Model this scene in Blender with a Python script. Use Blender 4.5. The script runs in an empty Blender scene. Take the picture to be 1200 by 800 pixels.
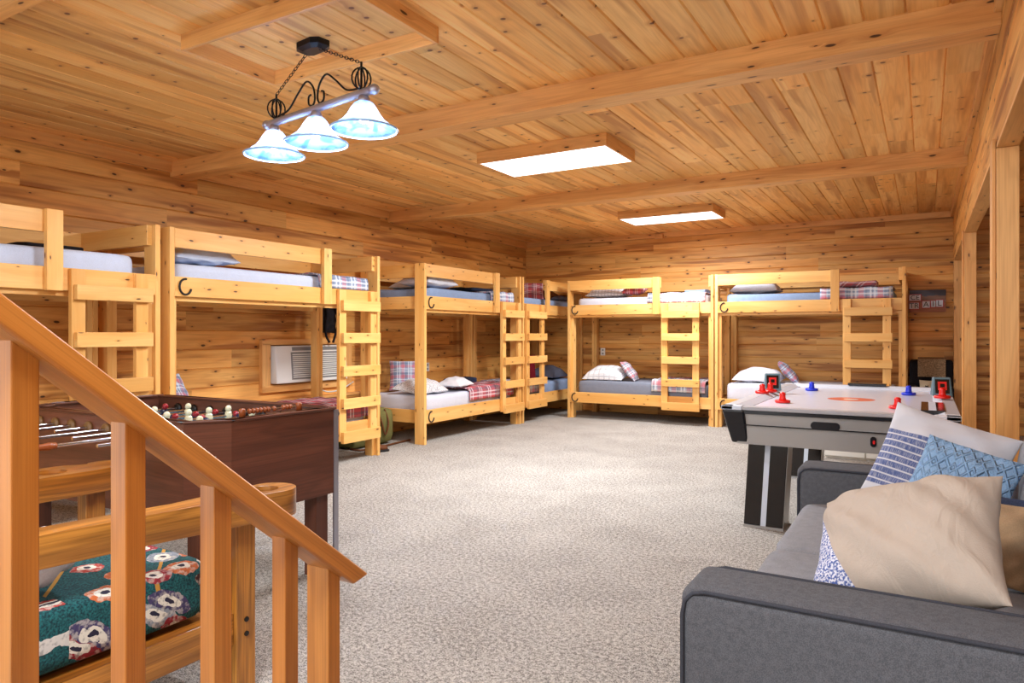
import bpy, bmesh, math, random
from mathutils import Matrix, Vector
random.seed(7)
PI = math.pi
S = bpy.context.scene
COL = S.collection

# ------------------------------------------------------------------ camera, world, lights, exposure
F_PX = 824.5
cd = bpy.data.cameras.new('camera'); cam = bpy.data.objects.new('camera', cd); COL.objects.link(cam)
cam.location = (0, 0, 1.25); cam.rotation_euler = (PI/2, 0, math.radians(30.45))
cd.sensor_width = 36; cd.lens = 36*F_PX/1200; cd.shift_y = -(400-391.85)/1200
cd.clip_start = .05; cd.clip_end = 100
S.camera = cam
S.view_settings.view_transform = 'Standard'; S.view_settings.look = 'None'
S.view_settings.gamma = 1; S.view_settings.use_curve_mapping = False
S.view_settings.exposure = 0.45
W = bpy.data.worlds.new('world'); S.world = W; W.use_nodes = True
bg = W.node_tree.nodes['Background']; bg.inputs[0].default_value = (.93, .96, 1, 1); bg.inputs[1].default_value = 1.6

def area(name, loc, sx, sy, power, rot=(0, 0, 0), color=(1, 1, 1)):
    l = bpy.data.lights.new(name, 'AREA'); l.shape = 'RECTANGLE'; l.size = sx; l.size_y = sy; l.energy = power; l.color = color
    o = bpy.data.objects.new(name, l); COL.objects.link(o); o.location = loc; o.rotation_euler = rot
    return o
area('fluorescent_light', (-2.755, 5.425, 2.70), 1.1, .54, 110, color=(.96, .98, 1))
area('fluorescent_light', (-1.0, -.1, 2.70), 1.1, .54, 75, color=(.96, .98, 1))  # added fill lamp out of view above the stairs, brightens the foreground
area('fluorescent_light', (-2.81, 8.80, 2.70), 1.1, .54, 72, color=(.96, .98, 1))

# ------------------------------------------------------------------ shader helpers
def lin(c):
    f = lambda v: v/12.92 if v <= .04045 else ((v+.055)/1.055)**2.4
    return tuple(f(x/255) for x in c)+(1,)

class NT:
    def __init__(s, name):
        s.m = bpy.data.materials.new(name); s.m.use_nodes = True; s.t = s.m.node_tree
        s.b = s.t.nodes['Principled BSDF']; s.out = s.t.nodes['Material Output']
    def n(s, typ, **kw):
        nd = s.t.nodes.new(typ)
        for k, v in kw.items(): setattr(nd, k, v)
        return nd
    def link(s, a, b): s.t.links.new(a, b)
    def put(s, sock, v):
        if isinstance(v, (int, float)): sock.default_value = v
        elif isinstance(v, tuple): sock.default_value = v
        else: s.link(v, sock)
    def math(s, op, a, b=0.0, c=None, clamp=False):
        nd = s.n('ShaderNodeMath', operation=op); nd.use_clamp = clamp
        s.put(nd.inputs[0], a); s.put(nd.inputs[1], b)
        if c is not None: s.put(nd.inputs[2], c)
        return nd.outputs[0]
    def smooth(s, v, a, b, lo=0.0, hi=1.0):
        nd = s.n('ShaderNodeMapRange', interpolation_type='SMOOTHSTEP')
        s.put(nd.inputs[0], v); s.put(nd.inputs[1], a); s.put(nd.inputs[2], b); s.put(nd.inputs[3], lo); s.put(nd.inputs[4], hi)
        return nd.outputs[0]
    def comb(s, x, y, z=0.0):
        nd = s.n('ShaderNodeCombineXYZ'); s.put(nd.inputs[0], x); s.put(nd.inputs[1], y); s.put(nd.inputs[2], z); return nd.outputs[0]
    def sep(s, v):
        nd = s.n('ShaderNodeSeparateXYZ'); s.link(v, nd.inputs[0]); return nd.outputs
    def uv(s): return s.sep(s.n('ShaderNodeTexCoord').outputs['UV'])
    def obj(s): return s.n('ShaderNodeTexCoord').outputs['Object']
    def noise(s, vec, scale=1.0, detail=2.0, rough=.5, dim='3D', dist=0.0):
        nd = s.n('ShaderNodeTexNoise', noise_dimensions=dim)
        s.link(vec, nd.inputs['Vector']); nd.inputs['Scale'].default_value = scale; nd.inputs['Detail'].default_value = detail
        nd.inputs['Roughness'].default_value = rough; nd.inputs['Distortion'].default_value = dist
        return nd.outputs[0]
    def white(s, a, b=None):
        nd = s.n('ShaderNodeTexWhiteNoise', noise_dimensions='3D'); s.link(s.comb(a, b if b is not None else 0.0, 3.7), nd.inputs['Vector']); return nd.outputs[0]
    def mix(s, f, a, b, mode='MIX'):
        nd = s.n('ShaderNodeMix', data_type='RGBA', blend_type=mode)
        s.put(nd.inputs[0], f); s.put(nd.inputs[6], a); s.put(nd.inputs[7], b); return nd.outputs[2]
    def bump(s, h, strength=.3, dist=.005):
        nd = s.n('ShaderNodeBump'); nd.inputs['Strength'].default_value = strength; nd.inputs['Distance'].default_value = dist
        s.link(h, nd.inputs['Height']); s.link(nd.outputs[0], s.b.inputs['Normal'])
    def base(s, c): s.put(s.b.inputs['Base Color'], c)
    def rough(s, r): s.put(s.b.inputs['Roughness'], r)

MAT = {}
def plain(name, rgb, rough=.5, metal=0.0, spec=.5, noise=None):
    t = NT(name); c = lin(rgb); t.rough(rough); t.b.inputs['Metallic'].default_value = metal
    t.b.inputs['Specular IOR Level'].default_value = spec
    if noise:
        f = t.noise(t.obj(), noise[0], 4)
        t.base(t.mix(f, tuple(x*(1-noise[1]) for x in c[:3])+(1,), tuple(min(1, x*(1+noise[1])) for x in c[:3])+(1,)))
    else: t.base(c)
    MAT[name] = t.m; return t.m

def wood(name, light, mid, dark, pw=None, plen=2.6, knot=1.0, kd=(2.2, 6.5), grain=(1.0, 55), figure=.6, rough=.42, vary=.18, spec=.4, bands=.5, knotcol=(52, 26, 12)):
    t = NT(name); u, v, _ = t.uv()
    if pw:
        row = t.math('FLOOR', t.math('DIVIDE', v, pw)); r1 = t.white(row)
        u2 = t.math('ADD', u, t.math('MULTIPLY', r1, 7.3)); col = t.math('FLOOR', t.math('DIVIDE', u2, plen))
        idr = t.white(row, col); ug = t.math('ADD', u2, t.math('MULTIPLY', idr, 31.0)); vg = t.math('ADD', v, t.math('MULTIPLY', idr, 17.0))
    else:
        oi = t.n('ShaderNodeObjectInfo').outputs['Random']
        idr = t.white(oi, t.math('FLOOR', t.math('DIVIDE', v, 3.0))); ug = t.math('ADD', u, t.math('MULTIPLY', oi, 23.0)); vg = t.math('ADD', v, t.math('MULTIPLY', oi, 11.0))
    # knots
    warp = t.noise(t.comb(ug, vg), 9.0, 1)
    vo = t.n('ShaderNodeTexVoronoi', voronoi_dimensions='2D'); vo.inputs['Scale'].default_value = 1.0
    t.link(t.comb(t.math('MULTIPLY', ug, kd[0]), t.math('MULTIPLY', t.math('ADD', vg, t.math('MULTIPLY', warp, .02)), kd[1])), vo.inputs['Vector'])
    d = vo.outputs['Distance']; cr = t.sep(vo.outputs['Color'])
    size = t.math('MULTIPLY_ADD', cr[1], .055, .028)
    gate = t.math('GREATER_THAN', cr[0], 1-.62*knot)
    dd = t.math('DIVIDE', d, size)
    km = t.math('MULTIPLY', t.smooth(dd, 1.25, .75), gate)
    halo = t.math('MULTIPLY', t.smooth(dd, 4.5, .6), gate)
    # grain
    vw = t.math('ADD', vg, t.math('MULTIPLY', halo, .02))
    low = t.noise(t.comb(t.math('MULTIPLY', ug, .8), t.math('MULTIPLY', vw, 7.0), idr), 1.0, 2, .5)
    ph = t.math('ADD', t.math('MULTIPLY', low, 9.0), t.math('MULTIPLY', vw, 6.0))
    fig = t.math('MULTIPLY_ADD', t.math('SINE', t.math('MULTIPLY', ph, 6.283)), .5, .5)
    fig = t.math('POWER', fig, 2.0)
    fine = t.noise(t.comb(t.math('MULTIPLY', ug, grain[0]*2.5), t.math('MULTIPLY', vw, grain[1]*2.2), idr), 1.0, 3, .6)
    band = t.noise(t.comb(t.math('MULTIPLY', ug, .7), t.math('MULTIPLY', vw, 11.0), t.math('ADD', idr, 5.0)), 1.0, 2, .5)
    bandm = t.smooth(band, .50, .68)
    L, M_, D = lin(light), lin(mid), lin(dark)
    c = t.mix(t.smooth(low, .3, .7), L, M_)
    c = t.mix(t.math('MULTIPLY', bandm, bands), c, D)
    c = t.mix(t.math('MULTIPLY', fig, .30*figure), c, D)
    c = t.mix(t.math('MULTIPLY', t.smooth(fine, .35, .75), .32*figure+.08), c, D)
    c = t.mix(t.math('MULTIPLY', halo, .35), c, D)
    br = t.math('MULTIPLY_ADD', t.math('SUBTRACT', idr, .5), vary*2, 1.0)
    c = t.mix(1.0, c, t.comb(br, br, br), 'MULTIPLY')
    c = t.mix(t.math('MULTIPLY', km, .92), c, lin(knotcol))
    t.base(c); t.rough(rough); t.b.inputs['Specular IOR Level'].default_value = spec
    t.bump(t.math('SUBTRACT', t.math('MULTIPLY', fine, .4), t.math('MULTIPLY', km, .8)), .25, .003)
    MAT[name] = t.m; return t.m

def fabric(name, rgb, var=.12, scale=350, rough=.9, mott=18, bumps=.3, wr=0.0, wrs=7.0, rgb2=None):
    t = NT(name); o = t.obj(); c = lin(rgb)
    c2 = lin(rgb2) if rgb2 else tuple(x*(1-var*2) for x in c[:3])+(1,)
    f1 = t.noise(o, scale, 2); f2 = t.noise(o, mott, 3)
    f = t.math('ADD', t.math('MULTIPLY', f1, .7), t.math('MULTIPLY', f2, .3))
    t.base(t.mix(t.smooth(f, .35, .65), c2, c)); t.rough(rough); t.b.inputs['Specular IOR Level'].default_value = .15
    h = t.math('MULTIPLY', f1, .15)
    if wr:
        w = t.noise(o, wrs, 3, .55, dist=1.2); h = t.math('ADD', h, t.math('MULTIPLY', w, wr))
    t.bump(h, bumps, .01)
    MAT[name] = t.m; return t.m

def stripes(t, x, specs, period):
    """mask of stripes; specs = [(start,end)] in fractions of the period"""
    fx = t.math('FRACT', t.math('DIVIDE', x, period)); out = None
    for a, b in specs:
        m = t.math('MULTIPLY', t.math('GREATER_THAN', fx, a), t.math('LESS_THAN', fx, b))
        out = m if out is None else t.math('MAXIMUM', out, m)
    return out

def plaid(name, ground, red, navy, white, period=.21):
    t = NT(name); u, v, _ = t.uv()
    c = lin(ground)
    for col, sp, al in ((red, [(.08, .36)], .55), (navy, [(.42, .56), (.60, .64), (.80, .84)], .55), (white, [(.68, .76), (.90, .98)], .6)):
        c = t.mix(t.math('MULTIPLY', stripes(t, u, sp, period), al), c, lin(col))
        c = t.mix(t.math('MULTIPLY', stripes(t, v, sp, period), al), c, lin(col))
    f = t.noise(t.comb(t.math('MULTIPLY', u, 300), t.math('MULTIPLY', v, 300)), 1.0, 1)
    c = t.mix(t.math('MULTIPLY', f, .25), c, lin(white))
    t.base(c); t.rough(.92); t.b.inputs['Specular IOR Level'].default_value = .1
    t.bump(t.noise(t.obj(), 14, 3), .35, .01)
    MAT[name] = t.m; return t.m

# ------------------------------------------------------------------ materials
wood('wall_wood', (238, 184, 106), (224, 158, 78), (154, 88, 32), pw=.184, kd=(3.4, 7.5), knot=.95, vary=.2, bands=.8, figure=.42, rough=.5)
wood('ceiling_wood', (250, 202, 128), (242, 180, 100), (178, 106, 44), pw=.184, kd=(6.2, 5.2), knot=.62, vary=.17, bands=.6, figure=.40, knotcol=(104, 58, 26), rough=.5)
wood('beam_wood', (240, 188, 118), (230, 168, 96), (176, 108, 48), kd=(3.0, 11.0), knot=.9, vary=.06, bands=.3)
wood('bed_pine', (242, 196, 122), (232, 172, 92), (200, 130, 54), kd=(4.2, 13.0), knot=.75, vary=.1, figure=.35, bands=.22)
wood('rail_wood', (218, 148, 72), (204, 126, 50), (146, 80, 26), kd=(1.2, 4.0), knot=.15, figure=.9, grain=(1.0, 130), vary=.05, bands=.3, rough=.28, spec=.6)
wood('oak_stain', (206, 142, 62), (184, 112, 36), (92, 50, 14), kd=(1.0, 3.0), knot=.05, figure=1.5, grain=(1.2, 70), vary=.05, bands=.6, rough=.3, spec=.6)
wood('walnut_laminate', (114, 68, 50), (94, 54, 40), (54, 30, 22), kd=(.6, 2.0), knot=0.0, figure=.8, grain=(1.0, 80), vary=.03, bands=.4, rough=.35)
plain('black_metal', (22, 22, 26), .35, .6)
plain('black_plastic', (18, 18, 22), .35)
plain('chrome', (205, 208, 215), .15, 1.0)
plain('bar_metal', (170, 172, 186), .35, .8)
plain('horseshoe_iron', (38, 34, 34), .6, .3)
plain('silver_laminate', (172, 170, 168), .28, .25, noise=(3, .06))
plain('table_black', (22, 22, 28), .22)
plain('leg_black', (30, 24, 22), .10)
plain('rim_white', (214, 222, 236), .35, spec=.3)
plain('rim_grey', (176, 176, 182), .4, spec=.3)
plain('white_plastic', (225, 225, 222), .4)
plain('ac_white', (226, 228, 226), .45)
plain('ac_dark', (128, 130, 132), .5)
plain('red_plastic', (225, 28, 24), .3)
plain('blue_plastic', (24, 52, 205), .3)
plain('scorer_grey', (92, 120, 132), .4)
plain('screen_black', (16, 10, 12), .2)
plain('bead_wood', (150, 78, 36), .35)
plain('cream_plastic', (226, 222, 190), .35)
plain('navy_plastic', (28, 36, 66), .35)
plain('maroon_plastic', (150, 24, 34), .3)
plain('turf_blue', (120, 150, 160), .5)
plain('bushing_black', (14, 14, 16), .4)
plain('bushing_brown', (120, 88, 50), .4)
plain('white_paint', (238, 236, 228), .5)
plain('bolt_black', (20, 18, 16), .5)
plain('outlet_white', (232, 232, 228), .4)
plain('cord_white', (220, 220, 215), .5)

# carpet
t = NT('carpet'); o = t.obj()
f1 = t.noise(o, 170, 3, .7); f2 = t.noise(o, 2.2, 3, .55, dist=.6); f3 = t.noise(o, 55, 2, .6)
f = t.math('ADD', t.math('MULTIPLY', f1, .62), t.math('ADD', t.math('MULTIPLY', f2, .07), t.math('MULTIPLY', f3, .31)))
t.base(t.mix(t.smooth(f, .40, .60), lin((108, 103, 98)), lin((212, 207, 200)))); t.rough(.95); t.b.inputs['Specular IOR Level'].default_value = .05
t.bump(f, .9, .012); MAT['carpet'] = t.m

fabric('sofa_grey', (98, 100, 106), .2, 420, mott=60, bumps=.35)
fabric('sofa_piping', (66, 68, 76), .1, 300)
fabric('sofa_cushion_grey', (148, 150, 156), .14, 420, mott=30, bumps=.5, wr=.5, wrs=6)
fabric('beige_linen', (206, 192, 176), .06, 300, mott=12, bumps=.6, wr=.7, wrs=7)
fabric('tan_fabric', (178, 150, 118), .08, 300, wr=.4)
fabric('denim', (64, 74, 100), .2, 300)
fabric('sheet_white', (214, 218, 232), .04, 200, wr=.9, wrs=6, bumps=.55)
fabric('sheet_bluewhite', (204, 216, 240), .05, 200, wr=.9, wrs=6, bumps=.55)
fabric('sheet_blue', (142, 164, 200), .08, 200, wr=.9, wrs=6, bumps=.55)
fabric('sheet_grey', (134, 140, 156), .08, 200, wr=.9, wrs=6, bumps=.55)
fabric('pillow_white', (226, 226, 232), .04, 200, wr=.9, wrs=8, bumps=.55)
fabric('pillow_grey', (104, 110, 130), .1, 200, wr=.9, wrs=8, bumps=.55)
fabric('pillow_brown', (132, 96, 74), .1, 200, wr=.6, wrs=8)
fabric('pillow_greywhite', (212, 215, 228), .1, 200, mott=8, wr=.7, wrs=8)
fabric('maroon_cloth', (120, 26, 36), .1, 200)
fabric('navy_cloth', (48, 60, 86), .15, 200, wr=.4)
fabric('black_cloth', (34, 32, 36), .2, 120, wr=.4)
fabric('khaki_canvas', (128, 124, 74), .18, 200, mott=9, wr=.7, wrs=5)
fabric('brown_leather', (110, 66, 40), .15, 90, wr=.3, rough=.6)
fabric('speckled_tweed', (190, 164, 132), .35, 140, mott=60)
fabric('cream_cloth', (216, 200, 170), .05, 120)
plaid('plaid_red', (196, 40, 52), (190, 24, 40), (28, 44, 74), (224, 226, 232))
plaid('plaid_white', (190, 196, 208), (200, 40, 58), (44, 74, 110), (232, 234, 240))
plaid('plaid_blue', (150, 172, 204), (206, 60, 76), (44, 70, 110), (232, 236, 242))

def checked(name, ground, line, period=.05, al=.6):
    t = NT(name); u, v, _ = t.uv(); c = lin(ground)
    m = t.math('MAXIMUM', stripes(t, u, [(.1, .2), (.3, .36)], period), stripes(t, v, [(.1, .2), (.3, .36)], period))
    t.base(t.mix(t.math('MULTIPLY', m, al), c, lin(line))); t.rough(.9)
    t.bump(t.noise(t.obj(), 9, 3, dist=1), .5, .01); MAT[name] = t.m
checked('check_grey', (222, 222, 228), (110, 112, 124))
checked('check_light', (232, 232, 236), (140, 142, 152), .08)

# damask-like grey pattern
t = NT('damask'); n = t.noise(t.obj(), 26, 1, dist=2.2)
m = t.smooth(t.math('ABSOLUTE', t.math('SUBTRACT', n, .5)), .05, .02)
t.base(t.mix(m, lin((226, 226, 230)), lin((150, 150, 154)))); t.rough(.9); t.bump(t.noise(t.obj(), 9, 3, dist=1), .5, .01); MAT['damask'] = t.m

# striped blue/white cushion (uv 0..1)
t = NT('striped_linen'); u, v, _ = t.uv()
inb = t.math('MULTIPLY', t.math('GREATER_THAN', v, .10), t.math('LESS_THAN', v, .70))
fv = t.math('FRACT', t.math('MULTIPLY', v, 14.0))
thin = t.math('MULTIPLY', t.math('GREATER_THAN', v, .10), t.math('LESS_THAN', v, .70))
st = t.math('MULTIPLY', t.math('GREATER_THAN', fv, .22), inb)
wv = t.noise(t.comb(t.math('MULTIPLY', u, 160), t.math('MULTIPLY', v, 14)), 1.0, 2)
c = t.mix(t.math('MULTIPLY', st, t.smooth(wv, .25, .6, .45, 1.0)), lin((206, 208, 216)), lin((82, 98, 148)))
t.base(c); t.rough(.92); t.bump(t.noise(t.obj(), 6, 3, dist=1), .5, .012); MAT['striped_linen'] = t.m

# beige lumbar with blue block at one end
t = NT('beige_blue_end'); u, v, _ = t.uv()
wv = t.noise(t.comb(t.math('MULTIPLY', u, 70), t.math('MULTIPLY', v, 70)), 1.0, 3)
bl = t.mix(t.smooth(wv, .42, .58), lin((78, 98, 160)), lin((222, 224, 236)))
c = t.mix(t.math('LESS_THAN', t.math('ADD', u, t.math('MULTIPLY', v, .42)), .34), lin((180, 168, 156)), bl)
t.base(c); t.rough(.92); t.b.inputs['Specular IOR Level'].default_value = .1
w = t.noise(t.comb(t.math('MULTIPLY', u, 3.0), t.math('MULTIPLY', v, 1.3)), 2.4, 3, .55, dist=1.0)
t.bump(t.math('ADD', w, t.math('MULTIPLY', t.noise(t.obj(), 300, 1), .06)), .6, .02); MAT['beige_blue_end'] = t.m

# cable knit
t = NT('cable_knit'); u, v, _ = t.uv()
a = t.math('FRACT', t.math('MULTIPLY', u, 5.0)); tri = t.math('ABSOLUTE', t.math('SUBTRACT', a, .5))
z = t.math('FRACT', t.math('ADD', t.math('MULTIPLY', v, 5.0), t.math('MULTIPLY', tri, 1.6)))
cab = t.smooth(t.math('ABSOLUTE', t.math('SUBTRACT', z, .5)), .22, .05)
z2 = t.math('FRACT', t.math('SUBTRACT', t.math('MULTIPLY', v, 5.0), t.math('MULTIPLY', tri, 1.6)))
cab2 = t.smooth(t.math('ABSOLUTE', t.math('SUBTRACT', z2, .5)), .16, .04)
kn = t.noise(t.comb(t.math('MULTIPLY', u, 90), t.math('MULTIPLY', v, 90)), 1.0, 1)
h = t.math('ADD', t.math('MAXIMUM', cab, cab2), t.math('MULTIPLY', kn, .5))
t.base(t.mix(kn, lin((112, 156, 206)), lin((168, 204, 238)))); t.rough(.95); t.bump(h, 1.0, .012); MAT['cable_knit'] = t.m

# billiard upholstery: teal with coloured balls
t = NT('billiard_cloth'); o = t.obj()
vo = t.n('ShaderNodeTexVoronoi', voronoi_dimensions='2D'); vo.inputs['Scale'].default_value = 7.5; vo.inputs['Randomness'].default_value = .75
u, v, _ = t.uv(); wq = t.math('MULTIPLY', t.noise(o, 14, 3), .07); t.link(t.comb(t.math('ADD', u, wq), t.math('SUBTRACT', v, wq)), vo.inputs['Vector'])
d = vo.outputs['Distance']; cr = t.sep(vo.outputs['Color'])
teal = t.mix(t.smooth(t.noise(o, 160, 3), .3, .7), lin((8, 44, 54)), lin((30, 104, 108)))
rr = t.n('ShaderNodeValToRGB'); rr.color_ramp.interpolation = 'CONSTANT'
for i, cc in enumerate([(170, 56, 48), (70, 62, 104), (206, 204, 200), (196, 104, 56), (66, 28, 26), (136, 144, 156), (150, 40, 52)]):
    e = rr.color_ramp.elements[i] if i < 2 else rr.color_ramp.elements.new(i/7)
    e.position = i/7; e.color = lin(cc)
t.link(cr[1], rr.inputs[0]); gate = t.math('GREATER_THAN', cr[0], .28)
ball = t.math('MULTIPLY', t.math('LESS_THAN', d, .40), gate); ringm = t.math('MULTIPLY', t.math('LESS_THAN', d, .22), gate); dot = t.math('MULTIPLY', t.math('LESS_THAN', d, .09), gate)
c = t.mix(ball, teal, t.mix(t.smooth(t.noise(o, 60, 3), .45, .62, 0, .5), rr.outputs[0], lin((220, 214, 204)))); c = t.mix(ringm, c, lin((226, 222, 210))); c = t.mix(dot, c, lin((40, 36, 60))); c = t.mix(t.smooth(t.noise(o, 90, 4), .5, .7, 0, .45), c, lin((14, 40, 50)))
cue = t.math('LESS_THAN', t.math('ABSOLUTE', t.math('SUBTRACT', t.math('FRACT', t.math('ADD', t.math('MULTIPLY', u, 2.1), t.math('MULTIPLY', v, 2.7))), .5)), .02)
c = t.mix(t.math('MULTIPLY', cue, t.math('SUBTRACT', 1.0, ball)), c, lin((190, 140, 60)))
t.base(c); t.rough(.95); t.bump(t.noise(o, 8, 3), .4, .01); MAT['billiard_cloth'] = t.m

# air hockey surface
t = NT('hockey_surface'); u, v, _ = t.uv()
g = t.math('MAXIMUM', t.math('LESS_THAN', t.math('ABSOLUTE', t.math('SUBTRACT', t.math('FRACT', t.math('MULTIPLY', v, 1.5)), .5)), .006), 0.0)
rad = t.math('SQRT', t.math('ADD', t.math('MULTIPLY', u, u), t.math('MULTIPLY', v, v)))
disc = t.math('LESS_THAN', rad, .16)
c = t.mix(t.math('MULTIPLY', g, .25), lin((214, 218, 232)), lin((150, 140, 140)))
c = t.mix(disc, c, lin((226, 112, 92)))
c = t.mix(t.math('LESS_THAN', rad, .05), c, lin((236, 226, 220)))
t.base(c); t.rough(.22); t.b.inputs['Specular IOR Level'].default_value = .22; MAT['hockey_surface'] = t.m

# light materials
def emit(name, rgb, s):
    t = NT(name); t.b.inputs['Emission Color'].default_value = lin(rgb); t.b.inputs['Emission Strength'].default_value = s; t.base(lin(rgb)); MAT[name] = t.m
emit('diffuser_glow', (240, 246, 255), 2.2)
emit('bulb_glow', (250, 250, 255), 9.0)
t = NT('alabaster_glass'); n = t.noise(t.obj(), 9, 3, dist=2.0)
col = t.mix(t.smooth(n, .4, .65), lin((228, 236, 250)), lin((170, 196, 232))); col2 = t.mix(t.smooth(n, .4, .65), lin((70, 112, 172)), lin((36, 70, 124)))
tr = t.n('ShaderNodeBsdfTranslucent'); t.link(col, tr.inputs[0]); gl = t.n('ShaderNodeBsdfPrincipled'); t.link(col2, gl.inputs['Base Color']); gl.inputs['Roughness'].default_value = .2
mx = t.n('ShaderNodeMixShader'); mx.inputs[0].default_value = .45; t.link(tr.outputs[0], mx.inputs[1]); t.link(gl.outputs[0], mx.inputs[2]); t.link(mx.outputs[0], t.out.inputs[0]); MAT['alabaster_glass'] = t.m
plain('glass_rim_blue', (160, 196, 238), .25)

# ------------------------------------------------------------------ mesh helpers
class MB:
    def __init__(s): s.v = []; s.f = []; s.uv = []; s.M = Matrix()
    def off(s): return (random.uniform(0, 40), 3*random.randint(0, 60)+random.uniform(.3, 2.4))
    def face(s, idx, uvs): s.f.append(idx); s.uv.append(uvs)
    def hexa(s, pts, ax=None):
        """8 corners: bottom ring 0-3 (ccw from above), top ring 4-7; grain axis ax of local coordinates"""
        b = len(s.v); s.v += [tuple(s.M @ Vector(p)) for p in pts]
        lo = [min(p[i] for p in pts) for i in range(3)]; hi = [max(p[i] for p in pts) for i in range(3)]
        if ax is None: ax = max(range(3), key=lambda i: hi[i]-lo[i])
        o = s.off()
        for q in ((0, 3, 2, 1), (4, 5, 6, 7), (0, 1, 5, 4), (1, 2, 6, 5), (2, 3, 7, 6), (3, 0, 4, 7)):
            P = [pts[i] for i in q]
            n = (Vector(P[1])-Vector(P[0])).cross(Vector(P[2])-Vector(P[1])); k = max(range(3), key=lambda i: abs(n[i]))
            oth = [i for i in range(3) if i != k]
            if ax in oth: a = ax; c = [i for i in oth if i != ax][0]
            else: a, c = oth
            s.face(tuple(b+i for i in q), [(p[a]+o[0], p[c]+o[1]+k*.21) for p in P])
        return s
    def box(s, lo, hi, ax=None):
        x0, y0, z0 = lo; x1, y1, z1 = hi
        return s.hexa([(x0, y0, z0), (x1, y0, z0), (x1, y1, z0), (x0, y1, z0), (x0, y0, z1), (x1, y0, z1), (x1, y1, z1), (x0, y1, z1)], ax)
    def grid(s, P, closed_u=False, closed_v=False, uvs=None):
        """P[i][j] points"""
        b = len(s.v); n, m = len(P), len(P[0])
        for r in P:
            for p in r: s.v.append(tuple(s.M @ Vector(p)))
        for i in range(n if closed_u else n-1):
            for j in range(m if closed_v else m-1):
                i2, j2 = (i+1) % n, (j+1) % m
                q = (b+i*m+j, b+i2*m+j, b+i2*m+j2, b+i*m+j2)
                if uvs: w = [uvs[i][j], uvs[i2 if not closed_u or i+1 < n else i][j], uvs[i2 if not closed_u or i+1 < n else i][j2 if not closed_v or j+1 < m else j], uvs[i][j2 if not closed_v or j+1 < m else j]]
                else: w = [(i/n, j/m), ((i+1)/n, j/m), ((i+1)/n, (j+1)/m), (i/n, (j+1)/m)]
                s.face(q, w)
        return s
    def cap(s, pts, flip=False):
        b = len(s.v); s.v += [tuple(s.M @ Vector(p)) for p in pts]; idx = list(range(b, b+len(pts)))
        if flip: idx = idx[::-1]; pts = pts[::-1]
        s.face(tuple(idx), [(p[0], p[1]) for p in pts]); return s
    def lathe(s, prof, seg=24, c=(0, 0, 0), axis='z'):
        P = []
        for r, z in prof:
            row = []
            for k in range(seg):
                a = 2*PI*k/seg; x, y = r*math.cos(a), r*math.sin(a)
                p = {'z': (x, y, z), 'x': (z, x, y), 'y': (y, z, x)}[axis]
                row.append((p[0]+c[0], p[1]+c[1], p[2]+c[2]))
            P.append(row)
        return s.grid(P[::-1] , closed_v=True)
    def tube(s, pts, r, seg=8, closed=False, caps=True):
        pts = [Vector(p) for p in pts]; n = len(pts); P = []; prev = None
        for i in range(n):
            a = pts[i-1] if (i > 0 or closed) else pts[i]; b = pts[(i+1) % n] if (i < n-1 or closed) else pts[i]
            d = (b-a).normalized()
            if prev is None:
                up = Vector((0, 0, 1)) if abs(d.z) < .9 else Vector((1, 0, 0)); x = d.cross(up).normalized()
            else: x = (prev - d*prev.dot(d)).normalized()
            prev = x; y = d.cross(x); rr = r[i] if isinstance(r, (list, tuple)) else r
            P.append([tuple(pts[i]+x*rr*math.cos(2*PI*k/seg)+y*rr*math.sin(2*PI*k/seg)) for k in range(seg)])
        s.grid(P, closed_u=closed, closed_v=True)
        if caps and not closed: s.cap(P[0]); s.cap(P[-1], True)
        return s
    def build(s, name, mat, parent=None, bevel=0, smooth=False, loc=None, sub=0, seg=2):
        me = bpy.data.meshes.new(name); me.from_pydata(s.v, [], s.f); ul = me.uv_layers.new(name='UVMap')
        k = 0
        for fi in s.uv:
            for w in fi: ul.data[k].uv = w; k += 1
        bm = bmesh.new(); bm.from_mesh(me); bmesh.ops.recalc_face_normals(bm, faces=bm.faces); bm.to_mesh(me); bm.free()
        if smooth:
            for p in me.polygons: p.use_smooth = True
        me.materials.append(MAT[mat]); o = bpy.data.objects.new(name, me); COL.objects.link(o)
        if parent: o.parent = parent
        if loc: o.location = loc
        if bevel:
            m = o.modifiers.new('bevel', 'BEVEL'); m.width = bevel; m.segments = seg; m.limit_method = 'ANGLE'; m.harden_normals = False
        if sub:
            m = o.modifiers.new('sub', 'SUBSURF'); m.levels = sub; m.render_levels = sub
        return o

def tag(o, label, cat, group=None, kind=None):
    o['label'] = label; o['category'] = cat
    if group: o['group'] = group
    if kind: o['kind'] = kind
    return o
def thing(name, label, cat, loc=(0, 0, 0), rot=(0, 0, 0), group=None):
    o = bpy.data.objects.new(name, None); o.empty_display_size = .1; COL.objects.link(o); o.location = loc
    o.rotation_euler = rot if isinstance(rot, tuple) else (0, 0, rot)
    return tag(o, label, cat, group)
def struct(mb, name, mat, **k):
    o = mb.build(name, mat, **k); o['kind'] = 'structure'; return o
def box(name, mat, lo, hi, parent=None, bevel=0, ax=None, **k):
    return MB().box(lo, hi, ax).build(name, mat, parent, bevel, **k)

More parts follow.
